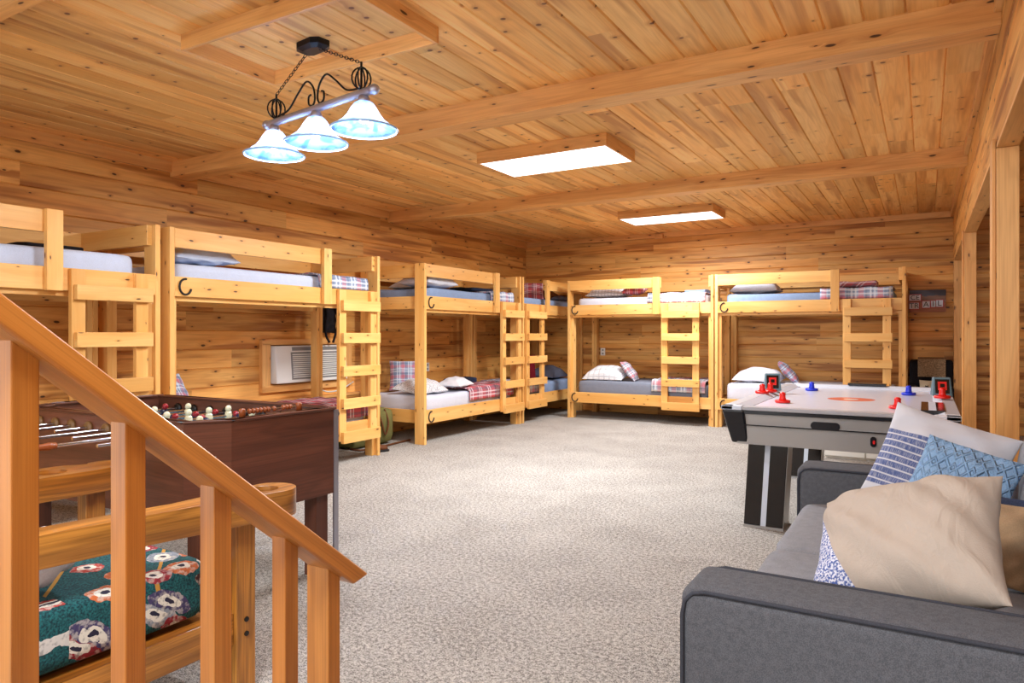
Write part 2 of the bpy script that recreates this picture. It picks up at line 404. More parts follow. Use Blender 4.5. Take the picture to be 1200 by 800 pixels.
# ------------------------------------------------------------------ room shell
XL, XR, YF, ZC = -5.97, .305, 10.63, 2.83
def planked(u0, u1, w0, w1, fn, pw=.184, gw=.008, gd=.010, voff=0.0):
    """strip of grooved boards; fn(u,w,depth)->point, boards run along u, depth>0 goes into the wall"""
    mb = MB(); w = w0; k = 0
    while w < w1-1e-6:
        e = min(w+pw, w1)
        prof = [(w, gd), (w+gw, 0), (e-gw, 0), (e, gd)]
        P = [[fn(u0, a, d) for a, d in prof], [fn(u1, a, d) for a, d in prof]]
        uv = [[(uu, voff+k*pw+min(max(a-w, .001), pw-.001)) for a, d in prof] for uu in (u0, u1)]
        mb.grid(P, uvs=uv); w = e; k += 1
    return mb
fl = MB().box((XL-.15, -1.6, -.1), (2.6, YF+.15, 0)); struct(fl, 'floor', 'carpet')
def shell(mb_fn, lo, hi, name, mat):
    mb_fn.box(lo, hi); struct(mb_fn, name, mat)
shell(planked(-1.6, YF, XL, 2.6, lambda u, w, d: (w, u, ZC+d)), (XL-.15, -1.6, ZC+.015), (2.6, YF+.15, ZC+.15), 'ceiling', 'ceiling_wood')
shell(planked(-1.6, YF, 0, ZC, lambda u, w, d: (XL-d, u, w)), (XL-.15, -1.6, -.05), (XL-.015, YF+.15, ZC+.1), 'wall_left', 'wall_wood')
shell(planked(XL, 2.6, 0, ZC, lambda u, w, d: (u, YF+d, w), voff=40), (XL-.15, YF+.015, -.05), (2.6, YF+.15, ZC+.1), 'wall_far', 'wall_wood')
shell(planked(-1.6, YF, 0, ZC, lambda u, w, d: (2.5+d, u, w), voff=80), (2.515, -1.6, -.05), (2.6, YF+.15, ZC+.1), 'wall_side_room', 'wall_wood')
# wall between the rooms: header with three openings, posts between them
mb = planked(-1.6, YF, 2.19, ZC, lambda u, w, d: (XR+d, u, w), voff=120)
mb.box((XR+.015, -1.6, 2.19), (XR+.085, YF, ZC), ax=1)
for y0, y1 in ((4.20, 4.60), (7.55, 7.95), (10.30, YF)):
    g = planked(y0+.02, y1-.02, 0, 2.17, lambda u, w, d: (XR+d, u, w), voff=160)
    b = len(mb.v); mb.v += g.v; mb.f += [tuple(i+b for i in f) for f in g.f]; mb.uv += g.uv
    mb.box((XR+.015, y0+.02, 0), (XR+.075, y1-.02, 2.17), ax=2)
struct(mb, 'wall_right', 'wall_wood')
k = 0
def trim(lo, hi, mat='beam_wood', ax=None, bevel=.003):
    global k; k += 1
    return struct(MB().box(lo, hi, ax), 'trim_%d' % k, mat, bevel=bevel)
for y0, y1 in ((4.20, 4.60), (7.55, 7.95), (10.30, YF)):
    for a, b in ((y0, y0+.02), (y1-.02, y1)):
        if b < YF: trim((XR-.004, a, 0), (XR+.089, b, 2.17), ax=2)
trim((XR-.004, -1.6, 2.17), (XR+.089, 4.20, 2.19)); trim((XR-.004, 4.6, 2.17), (XR+.089, 7.55, 2.19)); trim((XR-.004, 7.95, 2.17), (XR+.089, 10.3, 2.19))
trim((.284, 4.22, 0), (.300, 4.36, 2.22), ax=2)
trim((.287, 7.62, 0), (.301, 7.70, 2.20), ax=2)
# ceiling beams
trim((XL, 3.97, 2.69), (XR, 4.16, ZC+.01)); trim((XL, 7.0, 2.69), (XR, 7.18, ZC+.01)); trim((XL, 1.40, 2.69), (XR, 1.60, ZC+.01))
# boards under the ceiling
for a, b in ((-1.6, 1.4), (1.6, 3.97), (4.16, 7.0), (7.18, YF)):
    trim((XL, a, 2.73), (XL+.03, b, ZC+.005)); trim((XR-.03, a, 2.75), (XR, b, ZC+.005))
trim((XL+.03, YF-.03, 2.755), (XR-.03, YF, ZC+.005)); trim((-3.63, YF-.09, 2.74), (-3.5, YF-.03, 2.80))
# ledge along the left and far walls behind the beds
trim((XL, -1.6, .52), (XL+.1, 5.0, .55)); trim((XL, 5.0, .53), (XL+.1, YF, .56)); trim((XL, -1.6, 0), (XL+.085, YF, .525), 'wall_wood')
# boxed frame on the ceiling around the pendant
cf = thing('ceiling_frame', 'raised pine frame of flat boards on the ceiling around the hanging light', 'frame', (-2.77, 2.62, 2.745))
for lo, hi in (((-.61, -.312, 0), (.61, -.292, .085)), ((-.61, .292, 0), (.61, .312, .085)), ((-.61, -.292, 0), (-.59, .292, .085)), ((.59, -.292, 0), (.61, .292, .085))):
    box('board', 'beam_wood', lo, hi, cf, .002)

# ------------------------------------------------------------------ fluorescent fixtures
def fixture(x0, x1, y0, y1, z, label):
    c = ((x0+x1)/2, (y0+y1)/2, z); hx, hy, h = (x1-x0)/2, (y1-y0)/2, ZC-z
    t = thing('ceiling_light', label, 'ceiling light', c, group='wood-framed fluorescent ceiling lights')
    mb = MB(); w = .02
    for lo, hi in (((-hx, -hy, 0), (hx, -hy+w, h)), ((-hx, hy-w, 0), (hx, hy, h)), ((-hx, -hy+w, 0), (-hx+w, hy-w, h)), ((hx-w, -hy+w, 0), (hx, hy-w, h))): mb.box(lo, hi)
    mb.build('frame', 'beam_wood', t, .002)
    box('diffuser', 'diffuser_glow', (-hx+w, -hy+w, .004), (hx-w, hy-w, .012), t)
fixture(-3.36, -2.15, 5.11, 5.74, 2.73, 'long wood-framed fluorescent ceiling light between the two nearer ceiling beams')
fixture(-3.42, -2.20, 8.50, 9.12, 2.73, 'farther wood-framed fluorescent ceiling light above the far bunk beds')

fixture(-1.6, -.4, -.41, .21, 2.73, 'added unseen wood-framed fluorescent light above the stairs, brightening the foreground')  # made-up fixture, unseen, gives the added foreground fill lamp a body
# ------------------------------------------------------------------ pendant light
BL, BR = Vector((-3.308, 2.811, 2.463)), Vector((-2.367, 2.669, 2.476)); mid = (BL+BR)/2; ang = math.atan2(BR.y-BL.y, BR.x-BL.x); hl = (BR-BL).length/2
pl = thing('pendant_light', 'black and silver linear pendant with three glowing glass bell shades on chains', 'pendant light', tuple(mid), ang)
MB().tube([(-hl, 0, 0), (-hl*.5, 0, 0), (hl*.5, 0, 0), (hl, 0, 0)], .021, 14).build('bar', 'bar_metal', pl, smooth=False)
for sx in (-1, 1): MB().lathe([(.0005, -.03), (.018, -.024), (.026, -.008), (.027, .008), (.018, .024), (.0005, .03)], 14, (sx*hl, 0, 0), 'x').build('end_cap', 'bar_metal', pl, smooth=True)
cz = ZC-mid.z; dx = -.03
cp = MB(); oc = [(-.10, -.035), (-.06, -.062), (.06, -.062), (.10, -.035), (.10, .035), (.06, .062), (-.06, .062), (-.10, .035)]
P = [[(x+dx, y, cz) for x, y in oc], [(x+dx, y, cz-.03) for x, y in oc], [(x*.7+dx, y*.6, cz-.045) for x, y in oc]]
cp.grid(P, closed_v=True); cp.cap(P[2]); cp.build('ceiling_canopy', 'black_metal', pl)
def chain(a, b, parent):
    a, b = Vector(a), Vector(b); n = int((b-a).length/.024); d = (b-a)/n; q = d.normalized().to_track_quat('Z', 'Y').to_matrix().to_4x4(); mb = MB()
    for i in range(n):
        c = a+d*(i+.5); mb.M = Matrix.Translation(c) @ q @ Matrix.Rotation(PI/2*(i % 2), 4, 'Z')
        mb.tube([(.0075*math.cos(k*PI/5), 0, .0165*math.sin(k*PI/5)) for k in range(10)], .0021, 5, closed=True)
    mb.build('chain', 'black_metal', parent, smooth=True)
for sx in (-1, 1):
    x = sx*.38
    chain((x, 0, .155), (dx+sx*.06, 0, cz-.045), pl)
    cg = MB(); cg.tube([(x, 0, 0), (x, 0, .16)], .006, 8)
    for k4 in range(3):
        a = k4*PI/3
        cg.tube([(x+.048*math.cos(a)*math.sin(w), .048*math.sin(a)*math.sin(w), .075+.055*math.cos(w)) for w in [2*PI*q/18 for q in range(18)]],   .0045, 6, closed=True)
    cg.build('cage_finial', 'black_metal', pl, smooth=True)
def sm(pts, n=8):
    pts = [Vector(p) for p in pts]; out = []
    for i in range(len(pts)-1):
        p0 = pts[max(i-1, 0)]; p1 = pts[i]; p2 = pts[i+1]; p3 = pts[min(i+2, len(pts)-1)]
        for k_ in range(n):
            t_ = k_/n
            out.append(.5*((2*p1)+(p2-p0)*t_+(2*p0-5*p1+4*p2-p3)*t_*t_+(3*p1-p0-3*p2+p3)*t_**3))
    out.append(pts[-1]); return out
for sx in (-1, 1):
    MB().tube(sm([(sx*.36, 0, .03), (sx*.26, 0, .045), (sx*.17, 0, .115), (sx*.09, 0, .165), (sx*.03, 0, .125), (sx*.012, 0, .06), (sx*.03, 0, .025), (sx*.065, 0, .035), (sx*.068, 0, .075), (sx*.048, 0, .085)]), .0055, 7).build('scroll', 'black_metal', pl, smooth=True)
prof = [(.030, -.045), (.048, -.055), (.066, -.08), (.082, -.11), (.105, -.14), (.138, -.165), (.168, -.185)]
for x in (-.40, 0, .40):
    MB().lathe([(.0005, -.012), (.022, -.014), (.030, -.03), (.034, -.055), (.0005, -.058)], 16, (x, 0, 0)).build('socket', 'bar_metal', pl, smooth=True)
    sh = MB(); sh.lathe([(r, z) for r, z in prof]+[(r-.004, z-.002) for r, z in prof[::-1]], 40, (x, 0, 0)); so = sh.build('glass_shade', 'alabaster_glass', pl, smooth=True)
    MB().tube([(x+.168*math.cos(a), .168*math.sin(a), -.187) for a in [2*PI*q/40 for q in range(40)]], .0055, 8, closed=True).build('shade_rim', 'glass_rim_blue', so, smooth=True)
    MB().lathe([(.0005, -.06), (.014, -.062), (.016, -.08), (.028, -.105), (.030, -.125), (.020, -.148), (.0005, -.156)], 16, (x, 0, 0)).build('bulb', 'bulb_glow', so, smooth=True)
    l = bpy.data.lights.new('pendant_bulb_light', 'POINT'); l.energy = 24; l.shadow_soft_size = .03; l.color = (.92, .96, 1)
    lo = bpy.data.objects.new('pendant_bulb_light', l); COL.objects.link(lo); lo.parent = pl; lo.location = (x, 0, -.175)

# ------------------------------------------------------------------ bunk beds
def make_bunk(label, origin, side, L, guard, ladder, gp, shoes=True, D=1.05):
    """side 'L': u along +Y, front faces +X. side 'F': u along +X, front faces -Y"""
    t = thing('bunk_bed', label, 'bunk bed', origin, 0, 'pine bunk beds along the walls')
    th = .04
    def cv(lo, hi):
        if side == 'L': a = (lo[1], lo[0], lo[2]); b = (hi[1], hi[0], hi[2])
        else: a = (lo[0], -hi[1], lo[2]); b = (hi[0], -lo[1], hi[2])
        return a, b
    def bx(name, lo, hi, par=t, ax=None):
        a, b = cv(lo, hi); return box(name, 'bed_pine', a, b, par, .003)
    for x0, x1, sx in ((0, th, 1), (L-th, L, -1)):
        bx('post', (x0, -.14, 0), (x1, 0, 2.06)); bx('post', (x0, -D, 0), (x1, -D+.14, 2.06))
        xi0, xi1 = (x1, x1+th) if sx > 0 else (x0-th, x0)
        bx('post_cleat', (xi0, -.135, 0), (xi1, -.041, 1.54)); bx('post_cleat', (xi0, -D+.041, 0), (xi1, -D+.135, 1.54))
        bx('end_board', (xi0, -D+.041, 1.905), (xi1, -.041, 2.055)); bx('end_board', (xi0, -D+.041, 1.545), (xi1, -.041, 1.69)); bx('end_board', (xi0, -D+.137, .235), (xi1, -.137, .385))
    for z0, z1 in ((1.54, 1.69), (.235, .39)):
        bx('side_rail', (th, -.04, z0), (L-th, 0, z1)); bx('side_rail', (th, -D, z0), (L-th, -D+.04, z1))
    bx('guard_rail', (th, -D, 1.91), (L-th, -D+.04, 2.055))
    bx('guard_rail', (guard[0], -.04, 1.91), (guard[1], 0, 2.055))
    bx('guard_post', (gp, 0, 1.535), (gp+.1, .04, 2.058))
    for z in (.30, 1.545):
        mb = MB()
        for q in range(9):
            x = th*2+.06+(L-4*th-.12-.09)*q/8; mb.box(*cv((x, -D+.04, z), (x+.09, -.04, z+.02)))
        mb.box(*cv((th*2, -.08, z-.04), (L-th*2, -.04, z))); mb.box(*cv((th*2, -D+.04, z-.04), (L-th*2, -D+.08, z)))
        mb.build('slat_base', 'bed_pine', t)
    l0, l1 = ladder
    lad = MB().box(*cv((l0, 0, .22), (l0+.09, .04, 1.685))).box(*cv((l1-.09, 0, .22), (l1, .04, 1.685))).build('ladder', 'bed_pine', t, .003)
    for z0, z1 in ((.20, .31), (.53, .63), (.845, .945), (1.165, 1.265), (1.48, 1.58)):
        bx('rung', (l0+.015, .04, z0), (l1+.015, .08, z1), par=lad)
    if shoes:
        for z in (1.615, .31):
            pts = []
            for q in range(17):
                a = math.radians(80+q*265/16); p = (.125+.05*math.cos(a), .006, z+.06*math.sin(a)); pts.append(cv(p, p)[0])
            MB().tube(pts, .008, 6).build('horseshoe', 'horseshoe_iron', t, smooth=True)
    return t
XB = -4.88   # front plane of the left beds
YB = 9.58    # front plane of the far beds
make_bunk('nearest pine bunk bed on the left wall, behind the stair railing', (XB, .82, 0), 'L', 2.35, (.04, 1.65), (1.70, 2.23), 1.55, D=.96)
make_bunk('pine bunk bed on the left wall above the wall air conditioner', (XB, 3.245, 0), 'L', 2.355, (.04, 1.62), (1.73, 2.26), 1.53, D=.96)
make_bunk('third pine bunk bed along the left wall, white lower bed with folded navy item', (XB, 6.35, 0), 'L', 2.21, (.04, 1.57), (1.64, 2.15), 1.47, D=.96)
make_bunk('pine bunk bed pushed into the far left corner, ladder at its near end', (XB, 8.60, 0), 'L', 2.02, (.68, 1.98), (.04, .58), .66, shoes=False, D=.96)
make_bunk('pine bunk bed on the far wall beside the corner, grey lower bed', (-4.66, YB, 0), 'F', 2.19, (.04, 1.45), (1.47, 2.0), 1.345, D=1.04)
make_bunk('right-hand pine bunk bed on the far wall, behind the air hockey table', (-2.455, YB, 0), 'F', 2.255, (.04, 1.52), (1.575, 2.10), 1.435, D=1.04)

# ------------------------------------------------------------------ bedding helpers
def soft_box(lo, hi, r=.05, amp=.004, seed=0, n=(16, 10), fitted=True):
    """rounded mattress in a fitted sheet"""
    rnd = random.Random(seed); mb = MB(); x0, y0, z0 = lo; x1, y1, z1 = hi
    cx, cy, cz_ = (x0+x1)/2, (y0+y1)/2, (z0+z1)/2; hx, hy, hz = (x1-x0)/2, (y1-y0)/2, (z1-z0)/2
    seg = 40; rings = []
    zs = [(-1, .0), (-.98, .5), (-.85, .9), (-.5, 1), (0, 1), (.5, 1), (.8, .93), (.95, .7), (1, .2)]
    def outline(k, inset):
        a = 2*PI*k/seg; c, s_ = math.cos(a), math.sin(a); e = .13
        return (math.copysign(abs(c)**e, c)*(hx-inset), math.copysign(abs(s_)**e, s_)*(hy-inset))
    ph = [rnd.uniform(0, 6) for _ in range(6)]
    for zz, w in zs:
        row = []
        for k_ in range(seg):
            x, y = outline(k_, r*(1-w)); z = zz*hz
            z += amp*(math.sin(x*9+ph[0])+math.sin(y*13+ph[1])+math.sin((x+y)*17+ph[2]))*(1 if zz > .4 else 0)
            row.append((cx+x, cy+y, cz_+z))
        rings.append(row)
    # inner top rings
    for f_ in (.8, .5, .2):
        row = []
        for k_ in range(seg):
            x, y = outline(k_, r); x *= f_; y *= f_
            z = hz+amp*(math.sin(x*9+ph[0])+math.sin(y*13+ph[1])+math.sin((x+y)*17+ph[2]))
            row.append((cx+x, cy+y, cz_+z))
        rings.append(row)
    uv = [[(p[0]-p[2], p[1]+p[2]) for p in r_] for r_ in rings]
    mb.grid(rings, closed_v=True, uvs=uv); mb.cap(rings[-1], True); mb.cap(rings[0])
    return mb

def pillow(w, h, th, n=18, seed=0, sag=.0, uvm=1.0, pinch=.10, wr=.012, p=2.2, flat=1.0):
    """pillow lying in the xy plane, centre at the origin, thickness th"""
    rnd = random.Random(seed); mb = MB(); ph = [rnd.uniform(0, 6.28) for _ in range(8)]
    for sgn in (1, -1):
        P = []; U = []
        for i in range(n+1):
            u = -1+2*i/n; u = math.sin(u*PI/2); row = []; ur = []
            for j in range(n+1):
                v = -1+2*j/n; v = math.sin(v*PI/2)
                x = u*w/2*(1-pinch*(1-abs(u)**2)*0-pinch*.55*(1-v*v)*abs(u)**3*1.0)
                y = v*h/2*(1-pinch*.55*(1-u*u)*abs(v)**3)
                prof = max(0, (1-abs(u)**p))**.55*max(0, (1-abs(v)**p))**.55
                z = sgn*th/2*prof*(flat if sgn < 0 else 2-flat)
                ed = (1-prof)
                z += wr*prof**.5*(math.sin(u*7+v*5*math.sin(ph[0])+ph[1])*math.sin(v*6+ph[2])+.6*math.sin(u*13*math.cos(ph[3])+v*11+ph[4]))*min(1, 4*prof)
                z += sag*(u*u)
                row.append((x, y, z)); ur.append(((u+1)/2*uvm, (v+1)/2*uvm*(h/w if uvm != 1 else 1)))
            P.append(row); U.append(ur)
        mb.grid(P, uvs=U)
    return mb
def weld(o):
    bm = bmesh.new(); bm.from_mesh(o.data); bmesh.ops.remove_doubles(bm, verts=bm.verts, dist=.0004); bmesh.ops.recalc_face_normals(bm, faces=bm.faces); bm.to_mesh(o.data); bm.free()
def put_pillow(name, label, cat, mat, size, loc, rot, seed=0, uvm=.6, group=None, parent=None, roll=0, **k_):
    if name == 'pillow' and abs(rot[0]) < 15 and abs(rot[1]) < 15: k_.setdefault('flat', .35)
    o = pillow(size[0], size[1], size[2], seed=seed, uvm=uvm, **k_).build(name, mat, parent, smooth=True, sub=1); weld(o)
    o.location = loc; o.rotation_euler = (Matrix.Rotation(math.radians(rot[2]), 3, 'Z') @ Matrix.Rotation(math.radians(rot[1]), 3, 'Y') @ Matrix.Rotation(math.radians(rot[0]), 3, 'X') @ Matrix.Rotation(math.radians(roll), 3, 'Z')).to_euler()
    if not parent: tag(o, label, cat, group)
    return o
def throw(lo, hi, drop, side, mat, label, seed=0, name='throw_blanket', group='throw blankets across the bed ends', back=0):
    """blanket lying over a mattress top (lo..hi xy at z) hanging over the front edge by drop"""
    rnd = random.Random(seed); x0, y0 = lo; x1, y1, z = hi; mb = MB(); n = 14; th = .018
    def pt(a, b, d):
        # a: 0..1 along the bed, b: path distance from the back edge across the bed
        if side == 'L': W = x1-x0; run = W
        else: W = y1-y0
        wob = .006*math.sin(a*17+seed)+.005*math.sin(b*23+seed*2)
        r = .035; s_ = b*(W+drop)
        if s_ < W-r: c, h = s_, z+wob
        elif s_ < W+r*.57: ang_ = (s_-W+r)/r; ang_ = min(ang_, PI/2); c, h = W-r+(r)*math.sin(ang_), z-r+r*math.cos(ang_)+wob
        else: c, h = W+.004*math.sin(a*30+seed), z-r-(s_-W-r*.57)
        off = d
        if side == 'L':
            if s_ < W-r: return (x0+c, y0+a*(y1-y0), h+off)
            return (x0+c+off, y0+a*(y1-y0), h+(off if s_ < W else 0))
        if s_ < W-r: return (x0+a*(x1-x0), y1-c, h+off)
        return (x0+a*(x1-x0), y1-c-off, h+(off if s_ < W else 0))
    N, M_ = 12, 30; top = [[pt(i/N, j/M_, th) for j in range(M_+1)] for i in range(N+1)]; bot = [[pt(i/N, j/M_, .002) for j in range(M_+1)] for i in range(N+1)]
    W = (x1-x0) if side == 'L' else (y1-y0); LL = (y1-y0) if side == 'L' else (x1-x0)
    U = [[(i/N*LL+seed*.07, j/M_*(W+drop)+seed*.11) for j in range(M_+1)] for i in range(N+1)]
    mb.grid(top, uvs=U); mb.grid(bot, uvs=U)
    for a, b in ((top[0], bot[0]), (top[-1], bot[-1]), ([r[0] for r in top], [r[0] for r in bot]), ([r[-1] for r in top], [r[-1] for r in bot])): mb.grid([a, b])
    o = mb.build(name, mat, smooth=True); weld(o); tag(o, label, 'blanket', group); return o

def mattress(lo, hi, mat, label, seed=0):
    o = soft_box(lo, hi, seed=seed).build('mattress', mat, smooth=True); tag(o, label, 'mattress', 'mattresses on the bunk beds'); return o
GP, GM = 'pillows on the bunk beds', 'cushions on the bunk beds'
xb0, xb1 = -5.785, -4.955     # mattress x range of left beds
TU, TL = 1.79, .54           # mattress tops
def ml(y0, y1, up, mat, label, seed, top=None):
    z0 = 1.567 if up else .322; return mattress((xb0, y0, z0), (xb1, y1, top or (TU if up else TL)), mat, label, seed)
def mf(x0, x1, up, mat, label, seed, top=None):
    z0 = 1.567 if up else .322; return mattress((x0, YB+.075, z0), (x1, YB+.98, top or (TU if up else TL)), mat, label, seed)
# bed 1
ml(.93, 3.04, True, 'sheet_bluewhite', 'bare pale blue-white mattress on the upper level of the nearest left bunk', 1, 1.83)
o = soft_box((-5.5, 2.42, 1.84), (-5.2, 2.80, 1.885), .03, .004, 5).build('folded_jacket', 'black_cloth', smooth=True); tag(o, 'small dark folded jacket on the nearest upper mattress', 'clothing')
# bed 2
ml(3.355, 5.49, True, 'sheet_bluewhite', 'pale blue-white sheeted mattress on the upper bunk above the air conditioner', 2, 1.80)
put_pillow('pillow', 'pale crumpled pillow at the head of the upper bunk above the air conditioner', 'pillow', 'sheet_bluewhite', (.60, .44, .20), (-5.22, 3.68, 1.885), (0, 0, 90), 3, group=GP, wr=.02)
throw((xb0+.1, 4.80), (xb1+.012, 5.47, 1.815), .10, 'L', 'plaid_blue', 'plaid blue, red and white throw on the upper bunk above the air conditioner', 2)
ml(3.355, 5.49, False, 'sheet_white', 'white sheeted lower mattress below the air conditioner, behind the foosball table', 3)
put_pillow('cushion', 'blue and red plaid cushion on the lower bunk behind the foosball table', 'cushion', 'plaid_blue', (.42, .42, .13), (-5.65, 3.75, .68), (60, 0, 100), 4, group=GM)
put_pillow('pillow', 'white pillow on the lower bunk seen just over the foosball table', 'pillow', 'pillow_white', (.60, .42, .15), (-5.3, 3.70, .625), (0, 0, 90), 5, group=GP)
throw((xb0+.1, 4.85), (xb1+.012, 5.47, .555), .12, 'L', 'plaid_red', 'red and dark plaid throw at the foot of the lower bunk beside the foosball table', 3)
# bed 3
ml(6.46, 8.45, True, 'sheet_blue', 'blue-grey sheeted upper mattress of the third left bunk', 6)
put_pillow('pillow', 'grey and white striped pillow on the upper level of the third left bunk', 'pillow', 'pillow_greywhite', (.64, .44, .26), (-5.16, 6.80, 1.89), (0, 0, 92), 7, group=GP)
put_pillow('pillow', 'blue-grey pillow behind the striped one on the third left upper bunk', 'pillow', 'pillow_greywhite', (.60, .40, .15), (-5.58, 7.05, 1.87), (0, 0, 95), 8, group=GP)
o = soft_box((-5.55, 7.75, 1.80), (-5.2, 8.35, 1.85), .03, .005, 9).build('folded_towel', 'navy_cloth', smooth=True); tag(o, 'dark folded towel lying on the third left upper bunk', 'towel')
throw((xb0+.3, 7.85), (xb1+.012, 8.43, 1.805), .10, 'L', 'plaid_blue', 'pale blue and white plaid throw at the foot of the third left upper bunk', 4)
ml(6.46, 8.45, False, 'sheet_white', 'white sheeted lower mattress of the third left bunk', 7)
put_pillow('pillow', 'white pillow with grey scrollwork pattern on the lower third left bunk', 'pillow', 'damask', (.62, .42, .17), (-5.25, 6.75, .64), (6, 0, 92), 10, group=GP)
put_pillow('pillow', 'plain white pillow lying flat by the front post of the third left lower bunk', 'pillow', 'pillow_white', (.44, .34, .12), (-5.13, 7.31, .61), (0, 0, 100), 20, group=GP)
put_pillow('cushion', 'blue and red plaid cushion standing behind the scrollwork pillow', 'cushion', 'plaid_blue', (.40, .40, .12), (-5.70, 7.02, .73), (70, 0, 40), 11, group=GM)
throw((xb0+.02, 7.35), (xb1+.012, 8.43, .567), .13, 'L', 'plaid_red', 'large red, navy and white plaid throw on the third left lower bunk', 5)
o = soft_box((-5.50, 7.55, .574), (-5.28, 8.05, .64), .03, .004, 12).build('rolled_towel', 'navy_cloth', smooth=True); tag(o, 'navy rolled towel resting on the large plaid throw', 'towel')
# bed 4
ml(8.71, 10.50, True, 'sheet_blue', 'light blue sheeted upper mattress of the corner bunk', 13)
put_pillow('cushion', 'red plaid cushion standing on the corner upper bunk', 'cushion', 'plaid_red', (.38, .36, .12), (-5.32, 9.66, 1.92), (48, 0, 30), 14, group=GM)
put_pillow('pillow', 'brown pillow on the corner upper bunk beside the far wall', 'pillow', 'pillow_brown', (.60, .38, .17), (-5.35, 10.15, 1.90), (0, 0, 90), 15, group=GP)
put_pillow('pillow', 'dark grey pillow in front of the brown one on the corner upper bunk', 'pillow', 'pillow_grey', (.50, .15, .08), (-5.04, 10.12, 1.83), (0, 0, 90), 16, group=GP)
ml(8.71, 10.50, False, 'sheet_blue', 'blue-grey sheeted lower mattress of the corner bunk', 14)
put_pillow('pillow', 'charcoal pillow on the lower corner bunk beside the far wall', 'pillow', 'pillow_grey', (.62, .44, .20), (-5.25, 10.10, .66), (5, 0, 90), 17, group=GP)
put_pillow('cushion', 'dark red square cushion with white back on the lower corner bunk', 'cushion', 'maroon_cloth', (.40, .40, .12), (-5.45, 9.62, .75), (80, 0, 40), 18, group=GM)
throw((xb0+.1, 8.74), (xb1+.012, 9.25, .555), .13, 'L', 'plaid_white', 'red and white plaid throw behind the ladder of the corner lower bunk', 6)
# bed 5
mf(-4.54, -2.58, True, 'sheet_white', 'white sheeted upper mattress of the far bunk beside the corner', 15)
put_pillow('pillow', 'grey checked pillow on the far upper bunk beside the corner', 'pillow', 'check_grey', (.62, .42, .20), (-4.14, 9.95, 1.87), (0, 0, 0), 19, group=GP)
put_pillow('cushion', 'small red and blue plaid cushion beside the grey checked pillow', 'cushion', 'plaid_red', (.34, .34, .13), (-3.70, 9.88, 1.88), (10, 0, 10), 21, group=GM)
throw((-3.42, YB+.063), (-2.60, YB+.9, 1.818), .11, 'F', 'plaid_white', 'white, red and blue plaid throw on the far upper bunk beside the corner', 7)
o = soft_box((-3.0, 10.0, 1.822), (-2.7, 10.35, 1.87), .03, .004, 22).build('folded_towel', 'sheet_blue', smooth=True); tag(o, 'light blue folded towel on the far upper bunk plaid throw', 'towel')
mf(-4.54, -2.58, False, 'sheet_grey', 'grey sheeted lower mattress of the far bunk beside the corner', 16, .56)
put_pillow('pillow', 'white checked pillow on the grey lower bunk of the far wall', 'pillow', 'check_light', (.64, .46, .20), (-4.16, 9.92, .68), (10, 0, 0), 23, group=GP)
put_pillow('cushion', 'small plaid cushion leaning against the white checked pillow', 'cushion', 'plaid_white', (.36, .34, .12), (-3.80, 9.93, .74), (0, 52, 8), 24, group=GM)
throw((-3.36, YB+.063), (-2.60, YB+.9, .59), .13, 'F', 'plaid_white', 'white, red and navy plaid throw at the foot of the grey lower bunk', 8)
# bed 6
mf(-2.33, -.32, True, 'sheet_blue', 'blue sheeted upper mattress behind the air hockey table', 17)
put_pillow('pillow', 'light grey pillow on the upper bunk behind the air hockey table', 'pillow', 'pillow_greywhite', (.64, .44, .21), (-2.0, 10.0, 1.88), (0, 0, 0), 25, group=GP)
throw((-1.15, YB+.063), (-.34, YB+.9, 1.818), .11, 'F', 'plaid_blue', 'navy, red and white plaid throw on the upper bunk behind the air hockey table', 9)
o = soft_box((-.95, 9.82, 1.825), (-.52, 10.2, 1.90), .04, .006, 26).build('folded_blanket', 'plaid_red', smooth=True); tag(o, 'small folded red plaid blanket on top of the navy plaid throw', 'blanket')
mf(-2.33, -.32, False, 'sheet_white', 'white sheeted lower mattress behind the air hockey table', 18, .60)
put_pillow('pillow', 'white pillow at the head of the lower bunk behind the air hockey table', 'pillow', 'pillow_white', (.64, .46, .19), (-1.95, 9.95, .715), (3, 0, 0), 27, group=GP)
put_pillow('cushion', 'blue and red plaid cushion leaning by the lower white pillow near the hockey table', 'cushion', 'plaid_blue', (.38, .34, .12), (-1.58, 9.98, .80), (0, 48, 8), 28, group=GM)

# ------------------------------------------------------------------ things on the left wall and under the beds
ac = thing('air_conditioner', 'white through-wall air conditioner with louvred front in a pine casing', 'air conditioner', (XL, 5.09, .73))
mb = MB()
mb.hexa([(0, 0, 0), (.115, .02, 0), (.115, 1.06, 0), (0, 1.08, 0), (0, 0, .40), (.085, .02, .40), (.085, 1.06, .40), (0, 1.08, .40)]); mb.build('housing', 'ac_white', ac, .012)
for q in range(12):
    z = .055+q*.022; xx = .115-.03*z/.4
    box('louvre', 'ac_white', (xx-.002, .24, z), (xx+.010, .98, z+.012), ac, .002)
mb = MB(); mb.hexa([(.103, .22, .035), (.113, .22, .035), (.113, 1.0, .035), (.103, 1.0, .035), (.081, .22, .33), (.091, .22, .33), (.091, 1.0, .33), (.081, 1.0, .33)]); mb.build('grille_back', 'ac_dark', ac)
box('control_panel', 'ac_dark', (.084, .24, .345), (.0905, .98, .385), ac, .002)
mb = MB().box((0, -.12, -.02), (.05, -.01, .42)).box((0, -.12, .41), (.05, 1.2, .47)).box((0, -.12, -.09), (.05, 1.2, -.015)).box((0, 1.09, -.02), (.05, 1.2, .42)); mb.build('casing', 'beam_wood', ac, .003)
MB().tube(sm([(.07, .60, -.005), (.10, .62, -.08), (.11, .75, -.13), (.11, .95, -.12), (.08, 1.1, -.08), (.02, 1.25, -.05)]), .008, 6).build('power_cord', 'cord_white', ac, smooth=True)
